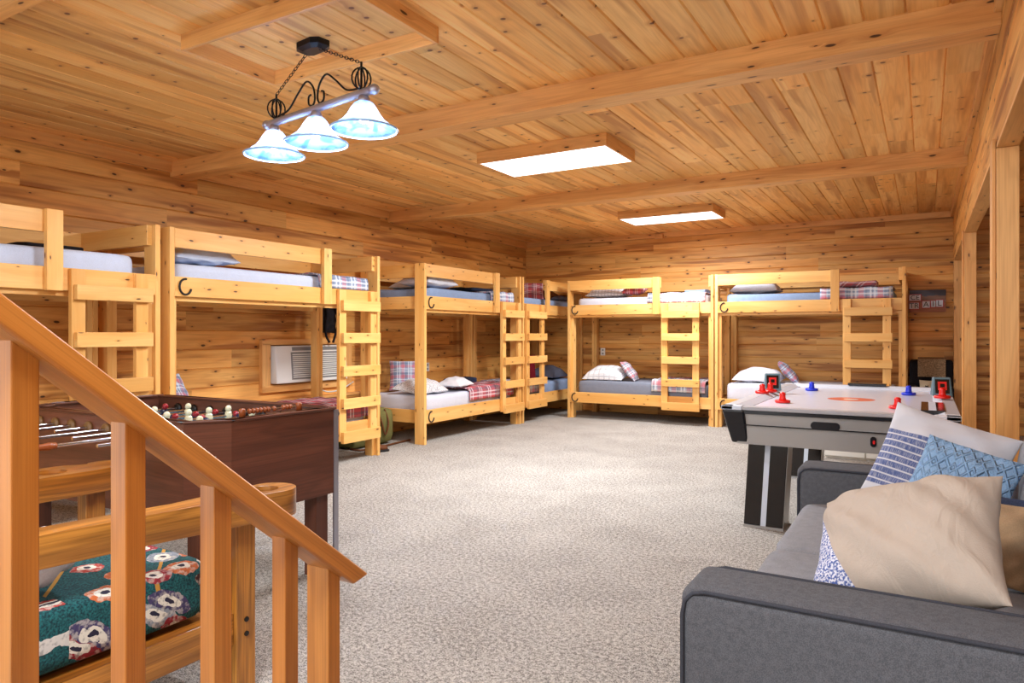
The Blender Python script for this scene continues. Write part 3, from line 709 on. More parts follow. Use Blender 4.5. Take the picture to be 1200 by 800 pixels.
def outlet(loc, rotz, label):
    t = thing('wall_outlet', label, 'outlet', loc, rotz, 'wall outlets')
    box('cover_plate', 'outlet_white', (-.04, -.006, -.06), (.04, 0, .06), t, .002)
    for z in (-.028, .028): box('socket_face', 'ac_dark', (-.013, -.008, z-.014), (.013, -.006, z+.014), t)
outlet((XL+.001, 7.83, .80), PI/2, 'white outlet on the left wall above the third lower bunk')
outlet((-4.53, YF-.001, .97), 0, 'white outlet on the far wall between the bunk bed uprights')
# backpack hanging behind bed 2
bp = thing('backpack', 'black backpack hanging on the wall above the air conditioner', 'backpack', (-5.87, 5.83, 1.30))
put_pillow('pack_body', '', '', 'black_cloth', (.28, .34, .12), (0, 0, .13), (90, 0, 90), 31, parent=bp)
for dy in (-.07, .07): MB().tube(sm([(.06, dy, .27), (.085, dy*1.1, .18), (.08, dy*1.3, .05), (.06, dy, -.06), (.07, dy*.4, -.14)]), .014, 6).build('shoulder_strap', 'black_cloth', bp, smooth=True)
MB().tube(sm([(-.02, -.03, .29), (-.03, -.02, .33), (-.03, .02, .33), (-.02, .03, .29)]), .007, 6).build('haul_loop', 'black_cloth', bp, smooth=True)
# duffel bag under beds 2 and 3
db = thing('duffel_bag', 'khaki canvas duffel bag slumped on the carpet between the second and third left bunks', 'bag', (-5.45, 5.98, 0))
o = soft_box((-.18, -.33, .004), (.16, .33, .42), .14, .012, 33).build('bag_body', 'khaki_canvas', db, smooth=True)
for dy in (-.2, .15): MB().tube(sm([(.13, dy-.06, .40), (.18, dy-.05, .25), (.185, dy, .12), (.18, dy+.06, .25), (.13, dy+.05, .40)]), .010, 6).build('strap', 'brown_leather', db, smooth=True)
MB().tube(sm([(.17, -.40, .03), (.25, -.30, .012), (.27, 0, .012), (.24, .30, .012), (.22, .55, .012)]), .012, 6).build('shoulder_strap', 'brown_leather', db, smooth=True)
sh_ = thing('shoe', 'brown leather shoe on the carpet under the ladder of the second left bunk', 'shoe', (-5.03, 5.72, 0), math.radians(70))
mb = soft_box((-.13, -.045, .0), (.13, .045, .025), .01, 0, 1); mb.build('sole', 'black_plastic', sh_, smooth=True)
mb = MB(); P = []
for i in range(9):
    x = -.125+.25*i/8; h_ = [.075, .09, .088, .08, .072, .058, .05, .045, .022][i]; w_ = [.028, .036, .036, .034, .034, .038, .042, .038, .018][i]
    P.append([(x, w_*math.cos(a), .024+max(0, math.sin(a))*h_) for a in [2*PI*q/14 for q in range(14)]])
mb.grid(P, closed_v=True); mb.cap(P[0]); mb.cap(P[-1], True); mb.build('upper', 'brown_leather', sh_, smooth=True)

# ------------------------------------------------------------------ picture, armchair and white cabinet at the far right
pc = thing('canvas_picture', 'small canvas print of red-edged signs on weathered boards, on the far wall', 'picture', (.02, YF-.001, 1.685))

def finish_picture():
    t = NT('picture_ground'); o_ = t.obj(); x, y, z = t.sep(o_)
    n = t.noise(t.comb(t.math('MULTIPLY', x, 6.0), z, t.math('MULTIPLY', z, 60.0)), 1.0, 3)
    top = t.mix(n, lin((42, 46, 62)), lin((92, 92, 104))); wd = t.mix(n, lin((120, 66, 48)), lin((196, 128, 92)))
    f = t.math('GREATER_THAN', t.math('ADD', z, t.math('MULTIPLY', n, .05)), .09)
    f2 = t.math('GREATER_THAN', z, -.02)
    c = t.mix(f2, wd, t.mix(n, lin((92, 66, 58)), lin((150, 110, 88)))); c = t.mix(f, c, top)
    t.base(c); t.rough(.6); MAT['picture_ground'] = t.m
    box('canvas', 'picture_ground', (-.205, -.03, -.145), (.205, 0, .145), pc)
    plain('sign_red', (176, 28, 44), .5); plain('sign_white', (212, 214, 226), .5); plain('sign_dark', (34, 30, 40), .5)
    for (x, z, w, h, ch) in ((-.14, .045, .13, .075, 'CE'), (-.15, -.06, .11, .08, 'TR'), (-.015, -.045, .085, .085, 'A'), (.065, -.04, .05, .08, 'I'), (.135, -.035, .075, .085, 'L')):
        sg = box('sign_panel', 'sign_red', (x-w/2-.008, -.033, z-h/2-.008), (x+w/2+.008, -.030, z+h/2+.008), pc)
        box('panel_face', 'sign_white', (x-w/2, -.0345, z-h/2), (x+w/2, -.033, z+h/2), sg)
        cu = bpy.data.curves.new('letters', 'FONT'); cu.body = ch; cu.size = h*1.15; cu.align_x = 'CENTER'; cu.align_y = 'CENTER'; cu.extrude = .0006
        tmp = bpy.data.objects.new('tmp', cu); COL.objects.link(tmp); me_ = bpy.data.meshes.new_from_object(tmp.evaluated_get(bpy.context.evaluated_depsgraph_get())); bpy.data.objects.remove(tmp); me_.materials.clear(); me_.materials.append(MAT['sign_dark']); to = bpy.data.objects.new('letters', me_); COL.objects.link(to); to.parent = sg; to.location = (x, -.0352, z); to.rotation_euler = (PI/2, 0, 0)
finish_picture()
ar = thing('armchair', 'dark armchair with a speckled tan throw over its back, behind the air hockey table', 'armchair', (.06, 10.1, 0))
box('seat', 'black_cloth', (-.24, -.35, .12), (.22, .28, .42), ar, .03); box('backrest', 'black_cloth', (-.24, .18, .40), (.235, .36, .93), ar, .03)
for x in (-.24, .14): box('arm', 'black_cloth', (x, -.35, .42), (x+.09, .17, .62), ar, .02)
for x in (-.22, .15):
    for y in (-.32, .24): box('leg', 'black_plastic', (x, y, 0), (x+.05, y+.05, .12), ar)
mb = MB(); P = []
for i in range(12):
    x = -.145+.30*i/11; P.append([(x, .375, .62), (x, .38, .93), (x, .27, .955), (x, .165, .935), (x+.004*math.sin(i*2), .155, .72)])
Q = [[(p[0], p[1]-.008 if p[1] < .3 else p[1]+.008, p[2]+(.008 if p[2] > .9 else 0)) for p in r] for r in P]
o = MB().grid(P).grid(Q).build('speckled_throw', 'speckled_tweed', smooth=False); o.location = ar.location; tag(o, 'speckled tan throw draped over the dark armchair back', 'blanket')
o = put_pillow('cushion', 'cream cushion with dark star motif on the armchair behind the air hockey table', 'cushion', 'cream_cloth', (.25, .27, .10), (.057, 10.10, .59), (78, 0, 0), 35)
mb = MB()
for cx_, sc in ((-.045, .75), (.07, .75)):
    mb.M = Matrix.Translation((cx_, .035, -.075 if False else .02)); pts = []
    for q in range(12):
        a = 2*PI*q/12; r = (.05 if q % 2 == 0 else .022)*sc; pts.append((r*math.cos(a), .75*r*math.sin(a), .052))
    mb.cap(pts)
st_ = mb.build('star_motif', 'black_cloth', o)
cab = thing('white_cabinet', 'low white two-door cabinet on the carpet beyond the air hockey table', 'cabinet', (-.40, 7.75, 0))
box('body', 'white_paint', (-.49, .02, .02), (.60, .42, .45), cab, .004)
for x0, x1 in ((-.49, -.115), (-.105, .27), (.28, .60)): box('door', 'white_paint', (x0+.002, 0, .03), (x1-.002, .02, .44), cab, .003)
box('plinth', 'white_paint', (-.48, .03, 0), (.59, .41, .02), cab)

# ------------------------------------------------------------------ air hockey table
AX0, AX1, AY0, AY1, AZ = -1.12, .17, 4.52, 6.98, .80
ah = thing('air_hockey_table', 'silver and black air hockey table with white playing surface', 'air hockey table', ((AX0+AX1)/2, (AY0+AY1)/2, 0))
hx, hy = (AX1-AX0)/2, (AY1-AY0)/2
def frus(x0, x1, y0, y1, z0, z1, ix, iy, cz=None):
    return [(x0+ix, y0+iy, z0), (x1-ix, y0+iy, z0), (x1-ix, y1-iy, z0), (x0+ix, y1-iy, z0), (x0, y0, z1), (x1, y0, z1), (x1, y1, z1), (x0, y1, z1)]
MB().hexa(frus(-hx+.06, hx-.06, -hy+.03, hy-.03, .56, .757, .03, .02)).build('body', 'silver_laminate', ah, .004)
MB().hexa(frus(-hx+.0595, hx-.0595, -hy+.022, hy-.022, .681, .687, .0005, .001)).build('seam', 'table_black', ah)
for sx in (-1, 1):
    for sy in (-1, 1):
        mb = MB(); mb.M = Matrix.Diagonal((sx, sy, 1, 1))
        mb.hexa([(hx-.16, hy-.16, .565), (hx-.055, hy-.16, .565), (hx-.055, hy-.05, .565), (hx-.16, hy-.05, .565), (hx-.14, hy-.14, .777), (hx-.003, hy-.14, .777), (hx-.003, hy-.003, .777), (hx-.14, hy-.003, .777)]); mb.build('corner_cap', 'table_black', ah, .012)
MB().box((-hx+.012, -hy+.015, .755), (hx-.012, -hy+.06, .778)).box((-hx+.012, hy-.06, .755), (hx-.012, hy-.015, .778)).box((-hx+.012, -hy+.06, .755), (-hx+.06, hy-.06, .778)).box((hx-.06, -hy+.06, .755), (hx-.012, hy-.06, .778)).build('trim_band', 'table_black', ah, .002)
# rim: four bevelled rails with pale corners
def rim(x0, x1, y0, y1, mat, nm='rim', z0=.778, z1=.80): return MB().box((x0, y0, z0), (x1, y1, z1)).build(nm, mat, ah, .004)
rw = .075
rim(-hx+.13, hx-.13, -hy, -hy+rw, 'rim_grey'); rim(-hx+.13, hx-.13, hy-rw, hy, 'rim_grey')
rim(-hx, -hx+rw, -hy+.13, hy-.13, 'rim_grey'); rim(hx-rw, hx, -hy+.13, hy-.13, 'rim_grey')
for sx in (-1, 1):
    for sy in (-1, 1):
        x0, x1 = sorted((sx*hx, sx*(hx-.128))); y0, y1 = sorted((sy*hy, sy*(hy-.128))); xi0, xi1 = sorted((sx*hx, sx*(hx-rw))); yi0, yi1 = sorted((sy*hy, sy*(hy-rw)))
        MB().box((x0, yi0, .776), (x1, yi1, .803)).box((xi0, y0, .776), (xi1, y1, .803)).build('rim_corner', 'rim_white', ah, .006)
# sloped inner cushions (light blue-white)
zi = .772
for pts in ([(-hx+rw, -hy+rw), (-hx+rw, hy-rw), (-hx+rw+.05, hy-rw-.05), (-hx+rw+.05, -hy+rw+.05)], [(hx-rw, hy-rw), (hx-rw, -hy+rw), (hx-rw-.05, -hy+rw+.05), (hx-rw-.05, hy-rw-.05)], [(hx-rw, -hy+rw), (-hx+rw, -hy+rw), (-hx+rw+.05, -hy+rw+.05), (hx-rw-.05, -hy+rw+.05)], [(-hx+rw, hy-rw), (hx-rw, hy-rw), (hx-rw-.05, hy-rw-.05), (-hx+rw+.05, hy-rw-.05)]):
    mb = MB(); top = [(p[0], p[1], .7995) for p in pts[:2]]+[(p[0], p[1], zi+.003) for p in pts[2:]]; bot = [(p[0], p[1], zi-.01) for p in pts]
    mb.hexa([bot[0], bot[1], bot[2], bot[3], top[0], top[1], top[2], top[3]]); mb.build('inner_rail', 'rim_white', ah)
mb = MB(); x_, y_ = hx-rw, hy-rw
mb.grid([[(-x_, -y_, zi), (x_, -y_, zi)], [(-x_, y_, zi), (x_, y_, zi)]], uvs=[[(-x_, -y_), (x_, -y_)], [(-x_, y_), (x_, y_)]]); mb.box((-x_, -y_, zi-.012), (x_, y_, zi-.001)); mb.build('playing_surface', 'hockey_surface', ah)
def pill(cx, cz, w, h, y, mat, nm, par):
    pts = []; r = min(w, h)/2
    for q in range(24):
        a = 2*PI*q/24; px_ = r*math.cos(a); pz = r*math.sin(a)
        if w > h: px_ += math.copysign((w-h)/2, math.cos(a))
        else: pz += math.copysign((h-w)/2, math.sin(a))
        pts.append((cx+px_, y, cz+pz))
    mb = MB(); mb.cap(pts); mb.grid([pts, [(p[0], p[1]+.02, p[2]) for p in pts]], closed_v=True)
    return mb.build(nm, mat, par)
pill(-.04, .705, .16, .048, -hy+.024, 'table_black', 'puck_slot', ah)
pill(.215, .63, .032, .06, -hy+.036, 'table_black', 'switch_recess', ah)
pill(.218, .628, .012, .022, -hy+.033, 'red_plastic', 'switch', ah)
box('goal_cover', 'leg_black', (hx-.20, -.70, .795), (hx-.012, -.52, .804), ah, .002) if False else None
mb = MB().box((hx-.195, -.95, .79), (hx-.07, -.35, .8055)); mb.build('end_panel', 'leg_black', ah, .002)
box('end_stripe', 'rim_white', (hx-.155, -.95, .8056), (hx-.115, -.35, .807), ah)
mb = MB().box((.20, hy-.13, .80), (-.20+.75, hy-.02, .815)); 
box('score_tray', 'table_black', (-.12, hy-.10, .80), (.18, hy+.02, .82), ah, .004)
for sx in (-1, 1):
    for sy in (-1, 1):
        if sy < 0: xo, yb = .345, 4.84-(AY0+AY1)/2
        else: xo, yb = .345, 6.55+.10-(AY0+AY1)/2
        leg = MB(); a = .10; cx_ = sx*(.43); flare = -.02*(1 if sx < 0 else -1)
        bx0, bx1 = cx_-.12, cx_+.12; tx0, tx1 = bx0+.03, bx1+.03
        leg.hexa([(bx0, yb-.11, .015), (bx1, yb-.11, .015), (bx1, yb+.11, .015), (bx0, yb+.11, .015), (tx0, yb-.10, .565), (tx1, yb-.10, .565), (tx1, yb+.10, .565), (tx0, yb+.10, .565)])
        lo_ = leg.build('leg', 'leg_black', ah, .003)
        s2 = MB().hexa([(bx0+.105, yb-.114, .016), (bx0+.138, yb-.114, .016), (bx0+.138, yb-.09, .016), (bx0+.105, yb-.09, .016), (tx0+.105, yb-.104, .56), (tx0+.138, yb-.104, .56), (tx0+.138, yb-.08, .56), (tx0+.105, yb-.08, .56)])
        s2.build('silver_stripe', 'rim_white', lo_)
        s3 = MB().hexa([(bx1-.01, yb-.10, .016), (bx1+.004, yb-.10, .016), (bx1+.004, yb+.10, .016), (bx1-.01, yb+.10, .016), (tx1-.01, yb-.09, .56), (tx1+.004, yb-.09, .56), (tx1+.004, yb+.09, .56), (tx1-.01, yb+.09, .56)])
        s3.build('silver_side', 'silver_laminate', lo_)
        box('foot_plate', 'silver_laminate', (bx0-.004, yb-.118, 0), (bx1+.006, yb+.114, .015), lo_)
def striker(x, y, z, mat, label, tilt=0):
    t = thing('striker', label, 'striker', (x, y, z), (math.radians(tilt), 0, 0), 'strikers on the air hockey table')
    MB().lathe([(.0005, 0), (.048, 0), (.052, .006), (.050, .018), (.044, .02), (.040, .012), (.026, .012), (.0005, .012)], 24).build('base', mat, t, smooth=True)
    MB().lathe([(.0005, .012), (.027, .012), (.022, .03), (.019, .05), (.021, .062), (.014, .072), (.0005, .074)], 20).build('grip', mat, t, smooth=True)
striker(-.862, 5.20, zi+.002, 'red_plastic', 'red striker at the near left of the air hockey surface')
striker(-.155, 5.15, zi+.002, 'red_plastic', 'red striker at the near right of the air hockey surface')
striker(-.835, 6.45, zi+.002, 'blue_plastic', 'blue striker at the far left of the air hockey surface')
striker(-.115, 6.36, zi+.002, 'blue_plastic', 'blue striker at the far right of the air hockey surface')
striker(-1.075, 5.60, .801, 'red_plastic', 'red striker on the left rim beside the score display')
striker(-1.045, 5.76, .801, 'red_plastic', 'second red striker tucked against the left score display')
striker(.10, 5.72, .808, 'red_plastic', 'red striker on the right rim in front of the score display')
def scorer(x, y, z, rz, label):
    t = thing('score_display', label, 'score display', (x, y, z), math.radians(rz), 'electronic score displays on the hockey table')
    MB().hexa([(-.065, -.05, 0), (.065, -.05, 0), (.065, .05, 0), (-.065, .05, 0), (-.055, -.02, .135), (.055, -.02, .135), (.055, .035, .135), (-.055, .035, .135)]).build('housing', 'scorer_grey', t, .006)
    for nm, m, a, b, d in (('screen', 'screen_black', .045, (.02, .122), .0015), ('screen_panel', 'red_plastic', .028, (.045, .105), .003), ('digit_window', 'screen_black', .014, (.065, .09), .0045)):
        def yy(z_): return -.05+.03*z_/.135-d
        MB().hexa([(-a, yy(b[0]), b[0]), (a, yy(b[0]), b[0]), (a, yy(b[0])+.01, b[0]), (-a, yy(b[0])+.01, b[0]), (-a, yy(b[1]), b[1]), (a, yy(b[1]), b[1]), (a, yy(b[1])+.01, b[1]), (-a, yy(b[1])+.01, b[1])]).build(nm, m, t)
scorer(-1.065, 5.95, .801, 15, 'grey score display with red screen on the left rim of the hockey table')
scorer(.10, 6.05, .801, 8, 'grey score display with red screen on the right rim of the hockey table')

# ------------------------------------------------------------------ foosball table
FX0, FX1, FY0, FY1, FZ = -4.22, -2.68, 1.92, 2.74, .87
ft = thing('foosball_table', 'dark walnut foosball table with steel rods, behind the wooden chair', 'foosball table', (0, 0, 0))
ch = .11
def octo(i): return [(FX0+ch, FY0+i), (FX1-ch, FY0+i), (FX1-i, FY0+ch+.05), (FX1-i, FY1-.02), (FX1-.02, FY1-i), (FX0+.02, FY1-i), (FX0+i, FY1-.02), (FX0+i, FY0+ch+.05)]
out, inn = octo(0), octo(.035)
mb = MB(); n = 8
def wallseg(a0, a1, b0, b1, z0, z1):
    mb.hexa([(a0[0], a0[1], z0), (a1[0], a1[1], z0), (b1[0], b1[1], z0), (b0[0], b0[1], z0), (a0[0], a0[1], z1), (a1[0], a1[1], z1), (b1[0], b1[1], z1), (b0[0], b0[1], z1)], None)
for i in range(n): 
    j = (i+1) % n; wallseg(out[i], out[j], inn[j], inn[i], .42, FZ-.012)
fc = mb.build('cabinet', 'walnut_laminate', ft)
# fix the cabinet UVs so the grain runs along each panel
me = fc.data; ul = me.uv_layers[0].data
for p in me.polygons:
    for li in p.loop_indices:
        v = me.vertices[me.loops[li].vertex_index].co
        ul[li].uv = ((v.x+1.0 if abs(p.normal.y) > .75 else v.y+9.0 if abs(p.normal.x) > .5 else v.z)*1.0, v.z if abs(p.normal.z) < .5 else v.x)
mb = MB(); o1, o2 = octo(-.012), octo(.05)
for i in range(n):
    j = (i+1) % n; wallseg(o1[i], o1[j], o2[j], o2[i], FZ-.012, FZ)
mb.build('top_rim', 'walnut_laminate', ft, .004)
box('playfield', 'turf_blue', (FX0+.036, FY0+.04, .70), (FX1-.036, FY1-.04, .71), ft)
box('underside', 'walnut_laminate', (FX0+.12, FY0+.04, .43), (FX1-.12, FY1-.04, .445), ft)
for x0, y0 in ((FX1-.13, FY0+.03), (FX1-.115, FY1-.125), (FX0+.03, FY0+.03), (FX0+.03, FY1-.125)):
    box('leg', 'walnut_laminate', (x0, y0, 0), (x0+.085, y0+.085, .43), ft, .004)
MB().box((FX1-.006, FY1-.03, 0.0), (FX1+.004, FY1+.002, .855)).build('corner_trim', 'bar_metal', ft)
nr = 8
for r in range(nr):
    x = FX0+.24+(FX1-FX0-.48)*r/(nr-1); ext = [.30, .20, .34, .16, .38, .24, .42, .30][r]; z = .795
    rod = MB().tube([(x, FY0-ext, z), (x, FY1+.55-ext, z)], .008, 10).build('rod', 'chrome', ft, smooth=True)
    for yy_, mt in ((FY0-.006, 'bushing_brown'), (FY1+.006, 'bushing_black'), (FY1-.04, 'bushing_black')):
        MB().lathe([(.0085, -.008), (.030, -.008), (.033, 0), (.030, .008), (.0085, .008)], 18, (x, yy_, z), 'y').build('bushing', mt, rod, smooth=True)
    team = r in (0, 1, 3, 5); hm = 'cream_plastic' if r % 2 == 0 else 'maroon_plastic'; bm_ = 'cream_plastic' if r % 2 == 0 else 'navy_plastic'
    if r in (1, 6): MB().lathe([(.0005, -.06), (.013, -.058), (.016, -.03), (.013, 0), (.016, .03), (.013, .058), (.0005, .06)], 14, (x, FY0-ext-.02, z), 'y').build('handle', 'bead_wood', rod, smooth=True)
    MB().lathe([(.0085, -.05), (.015, -.045), (.017, 0), (.015, .045), (.0085, .05)], 14, (x, FY1+.50-ext, z), 'y').build('handle', 'black_plastic', rod, smooth=True)
    cnt = [1, 2, 3, 5, 5, 3, 2, 1][r]
    for q in range(cnt):
        y = (FY0+FY1)/2+(q-(cnt-1)/2)*(.62/max(cnt, 2))+.02
        fg = MB(); fg.M = Matrix.Translation((x, y, z)) @ Matrix.Rotation(math.radians([0, 25, 5, 70, 0, -60, 10, 85][r]), 4, 'Y')
        fg.box((-.012, -.016, -.07), (.012, .016, -.02)).lathe([(.0005, -.022), (.017, -.02), (.020, 0), (.018, .018), (.012, .026), (.0005, .03)], 12)
        f_ = fg.build('player', bm_, rod)
        hd = MB(); hd.M = fg.M; hd.lathe([(.0005, .022), (.013, .026), (.017, .038), (.015, .05), (.008, .057), (.0005, .059)], 12); hd.build('player_head', hm, f_, smooth=True)
# abacus score counter on the end rim
sc_ = MB().tube([(FX1-.035, 2.17, FZ+.022), (FX1-.035, 2.50, FZ+.022)], .003, 6).build('score_wire', 'chrome', ft, smooth=True)
for y in (2.165, 2.505): MB().lathe([(.0005, 0), (.015, 0), (.015, .034), (.012, .038), (.0005, .038)], 14, (FX1-.035, y, FZ)).build('wire_post', 'bead_wood', sc_, smooth=True)
for q in range(10):
    y = 2.205+q*.0215+(.035 if q > 6 else 0)+(.014 if q > 5 else 0)
    MB().lathe([(.0035, -.008), (.011, -.006), (.0135, 0), (.011, .006), (.0035, .008)], 14, (FX1-.035, y, FZ+.022), 'y').build('score_bead', 'bead_wood', sc_, smooth=True)

# ------------------------------------------------------------------ oak lounge chair with billiard cushion
lc = thing('wooden_armchair', 'heavy oak armchair with cup-holder arms and billiard-print seat, behind the railing', 'armchair', (0, 0, 0))
def plate(name, outline, holes, z0, z1, mat, parent, bevel=.006):
    cu = bpy.data.curves.new(name+'_outline', 'CURVE'); cu.dimensions = '2D'; cu.fill_mode = 'BOTH'; cu.extrude = (z1-z0)/2
    for pts in [outline]+holes:
        sp = cu.splines.new('POLY'); sp.points.add(len(pts)-1); sp.use_cyclic_u = True
        for i, p in enumerate(pts): sp.points[i].co = (p[0], p[1], 0, 1)
    tmp = bpy.data.objects.new('tmp', cu); COL.objects.link(tmp); dg = bpy.context.evaluated_depsgraph_get()
    me = bpy.data.meshes.new_from_object(tmp.evaluated_get(dg)); bpy.data.objects.remove(tmp); bpy.data.curves.remove(cu)
    me.name = name
    for v in me.vertices: v.co.z += (z0+z1)/2
    if not me.uv_layers: me.uv_layers.new(name='UVMap')
    ul = me.uv_layers[0].data
    for p in me.polygons:
        for li in p.loop_indices:
            v = me.vertices[me.loops[li].vertex_index].co
            ul[li].uv = (v.y, v.x+3) if abs(p.normal.z) > .5 else (v.y if abs(p.normal.x) > .4 else v.x, v.z+6)
    me.materials.clear(); me.materials.append(MAT[mat]); o = bpy.data.objects.new(name, me); COL.objects.link(o); o.parent = parent
    bm = bmesh.new(); bm.from_mesh(me); bmesh.ops.remove_doubles(bm, verts=bm.verts, dist=.0005); bm.to_mesh(me); bm.free()
    if bevel:
        m = o.modifiers.new('bevel', 'BEVEL'); m.width = bevel; m.segments = 2; m.limit_method = 'ANGLE'
    return o
def arm_outline(sx, x0):
    """sx=+1: outer side is +x. arm from y=.75 to 1.86, bows outward to the front, cup end"""
    o_ = []; n_ = 14
    for i in range(n_+1):
        f_ = i/n_; y = .50+1.25*f_; o_.append((x0+sx*.17*max(0,(f_-.16)/.84)**1.6, y))
    c = (x0+sx*.08, 1.76); # round end
    for q in range(1, 15):
        a = PI*q/15; o_.append((c[0]+sx*.09*math.cos(a), c[1]+.085*math.sin(a)))
    o_.append((c[0]-sx*.09, 1.62)); o_.append((c[0]-sx*.085, 1.50)); 
    for i in range(8):
        f_ = 1-i/7; y = .50+.92*f_; o_.append((x0-sx*.105+sx*.10*max(0,(f_-.2)/.8)**1.6, y))
    return o_, (x0+sx*.075, 1.735)
ol, hc = arm_outline(1, -2.13)
plate('armrest', ol, [[(hc[0]+.048*math.cos(2*PI*q/28), hc[1]+.048*math.sin(2*PI*q/28)) for q in range(28)]], .60, .695, 'oak_stain', lc)
hc = (-3.045, 1.50)
ol = [(-2.965, .50), (-2.955, 1.0), (-2.945, 1.35), (-2.935, 1.60), (-2.95, 1.75), (-3.0, 1.815), (-3.07, 1.82), (-3.12, 1.77), (-3.125, 1.70), (-3.10, 1.675), (-3.12, 1.645), (-3.155, 1.58), (-3.16, 1.45), (-3.13, 1.36), (-3.085, 1.28), (-3.07, 1.0), (-3.07, .50)]
ol = [(p.x, p.y) for p in sm([(a, b, 0) for a, b in ol], 3)]
plate('armrest', ol[::-1], [[(hc[0]+.062*math.cos(2*PI*q/28), hc[1]+.062*math.sin(2*PI*q/28)) for q in range(28)]], .60, .695, 'oak_stain', lc)
for x in (-2.13, -3.07):
    box('leg', 'oak_stain', (x, 1.62, 0), (x+.07, 1.70, .60), lc, .004); box('leg', 'oak_stain', (x-.03, .52, 0), (x+.04, .60, .60), lc, .004)
    lo_ = box('side_apron', 'oak_stain', (x+.01, .60, .17), (x+.055, 1.62, .28), lc, .004)
    for z in (.20, .25): MB().lathe([(.0005, 0), (.009, 0), (.009, .004), (.0005, .005)], 12, (x+.07, 1.66, z), 'x').build('bolt', 'bolt_black', lo_)
box('front_apron', 'oak_stain', (-3.0, 1.63, .17), (-2.13, 1.675, .28), lc, .004)
box('seat_deck', 'oak_stain', (-3.0, .56, .24), (-2.125, 1.62, .27), lc)
box('back_rail', 'oak_stain', (-3.0, .52, .85), (-2.16, .565, .97), lc, .004)
for i in range(6): box('back_slat', 'oak_stain', (-2.92+i*.14, .525, .28), (-2.86+i*.14, .56, .86), lc)
mb = soft_box((-2.985, .62, .285), (-2.125, 1.58, .47), .06, .004, 41); o = mb.build('seat_cushion', 'billiard_cloth', smooth=True); tag(o, 'teal seat cushion printed with billiard balls on the oak armchair', 'cushion')
o = put_pillow('cushion', 'fluffy white and tan cushion on the billiard-print seat behind the newel post', 'cushion', 'pillow_white', (.34, .30, .14), (-2.36, 1.08, .545), (16, -4, 10), 42, wr=.02)

# ------------------------------------------------------------------ stair and railing
st = thing('stair_railing', 'sloping stained wood handrail on square balusters in the foreground', 'railing', (0, 0, 0))
RX = -1.1; s_l = (.701-1.311)/(1.226-.478)
def zr(y): return 1.311+s_l*(y-.478)
th_ = .049
mb = MB(); y0, y1 = -.55, 1.226
rl = math.atan(-s_l); ll = (y1-y0)/math.cos(rl)
mb.M = Matrix.Translation((RX, y1, zr(y1))) @ Matrix.Rotation(-rl, 4, 'X'); hh = th_*math.cos(rl)
mb.hexa([(-.09, -ll, -hh), (0, -ll, -hh), (0, -hh*math.tan(rl), -hh), (-.09, -hh*math.tan(rl), -hh), (-.09, -ll, 0), (0, -ll, 0), (0, 0, 0), (-.09, 0, 0)], 1)
mb.build('handrail', 'rail_wood', st, .006, seg=3)
for a, b, w in ((-.16, -.125, .042), (.0, .035, .042), (.167, .203, .042), (.337, .372, .042), (.503, .541, .055), (.670, .705, .044), (.836, .874, .042), (1.002, 1.037, .040), (1.122, 1.158, .066)):
    xa = RX-.025-w; top0, top1 = zr(a)-th_+.002, zr(b)-th_+.002
    bot = max(0.0, -.0) if b > 1.06 else max(0, .72*(1.05-b))
    mb = MB().hexa([(xa, a, bot), (RX-.025, a, bot), (RX-.025, b, bot), (xa, b, bot), (xa, a, top0), (RX-.025, a, top0), (RX-.025, b, top1), (xa, b, top1)], 2); mb.build('newel_post' if b > 1.1 else 'baluster', 'rail_wood', st, .002)
mb = MB()
for i in range(8):
    yt = 1.05-i*.24; mb.box((RX-.06, yt-.26, .0 if i == 0 else .173*i-.02), (-.15, yt, .173*(i+1)))
s_ = mb.build('stair_steps', 'carpet'); s_['kind'] = 'structure'

# ------------------------------------------------------------------ sofa
sf = thing('sofa', 'charcoal grey fabric sofa with piped arms in the right foreground', 'sofa', (0, 0, 0))
def softslab(lo, hi, mat, name, parent, bev=.04, seg=5, sub=0):
    o = MB().box(lo, hi).build(name, mat, parent, smooth=True); m = o.modifiers.new('bevel', 'BEVEL'); m.width = bev; m.segments = seg; m.limit_method = 'ANGLE'; return o
def sofa_arm(y0, y1):
    softslab((-.535, y0, .07), (.62, y1, .62), 'sofa_grey', 'arm', sf, .035)
    for y in (y0+.004, y1-.004):
        pts = [(-.527, y, .08)]+[(-.527, y, .3), (-.527, y, .55), (-.52, y, .585), (-.50, y, .606), (-.47, y, .613)]+[(-.3, y, .613), (0, y, .613), (.3, y, .613), (.6, y, .613)]
        MB().tube([(p[0], p[1], p[2]) for p in pts], .0055, 8).build('piping', 'sofa_piping', sf, smooth=True)
sofa_arm(1.735, 1.955); sofa_arm(3.60, 3.83)
softslab((-.46, 1.955, .07), (.62, 3.60, .29), 'sofa_grey', 'base_frame', sf, .02)
softslab((.50, 1.955, .29), (.70, 3.60, .80), 'sofa_grey', 'back_frame', sf, .05)
for a, b in ((1.96, 2.78), (2.785, 3.595)):
    mb = soft_box((-.50, a, .292), (.30, b, .455), .05, .003, int(a*10)); mb.build('seat_cushion', 'sofa_cushion_grey', sf, smooth=True)
for i, (a, b) in enumerate(((1.98, 2.78), (2.79, 3.58))):
    o = pillow(b-a+.04, .56, .26, seed=50+i, p=3.5, wr=.008, pinch=.05).build('back_cushion', 'sofa_cushion_grey', sf, smooth=True, sub=1); weld(o)
    o.rotation_euler = (math.radians(76), 0, math.radians(-90)); o.location = (.43, (a+b)/2, .72)
for x in (-.47, .52):
    for y in (1.76, 3.74): box('foot', 'black_plastic', (x, y, 0), (x+.05, y+.05, .07), sf)
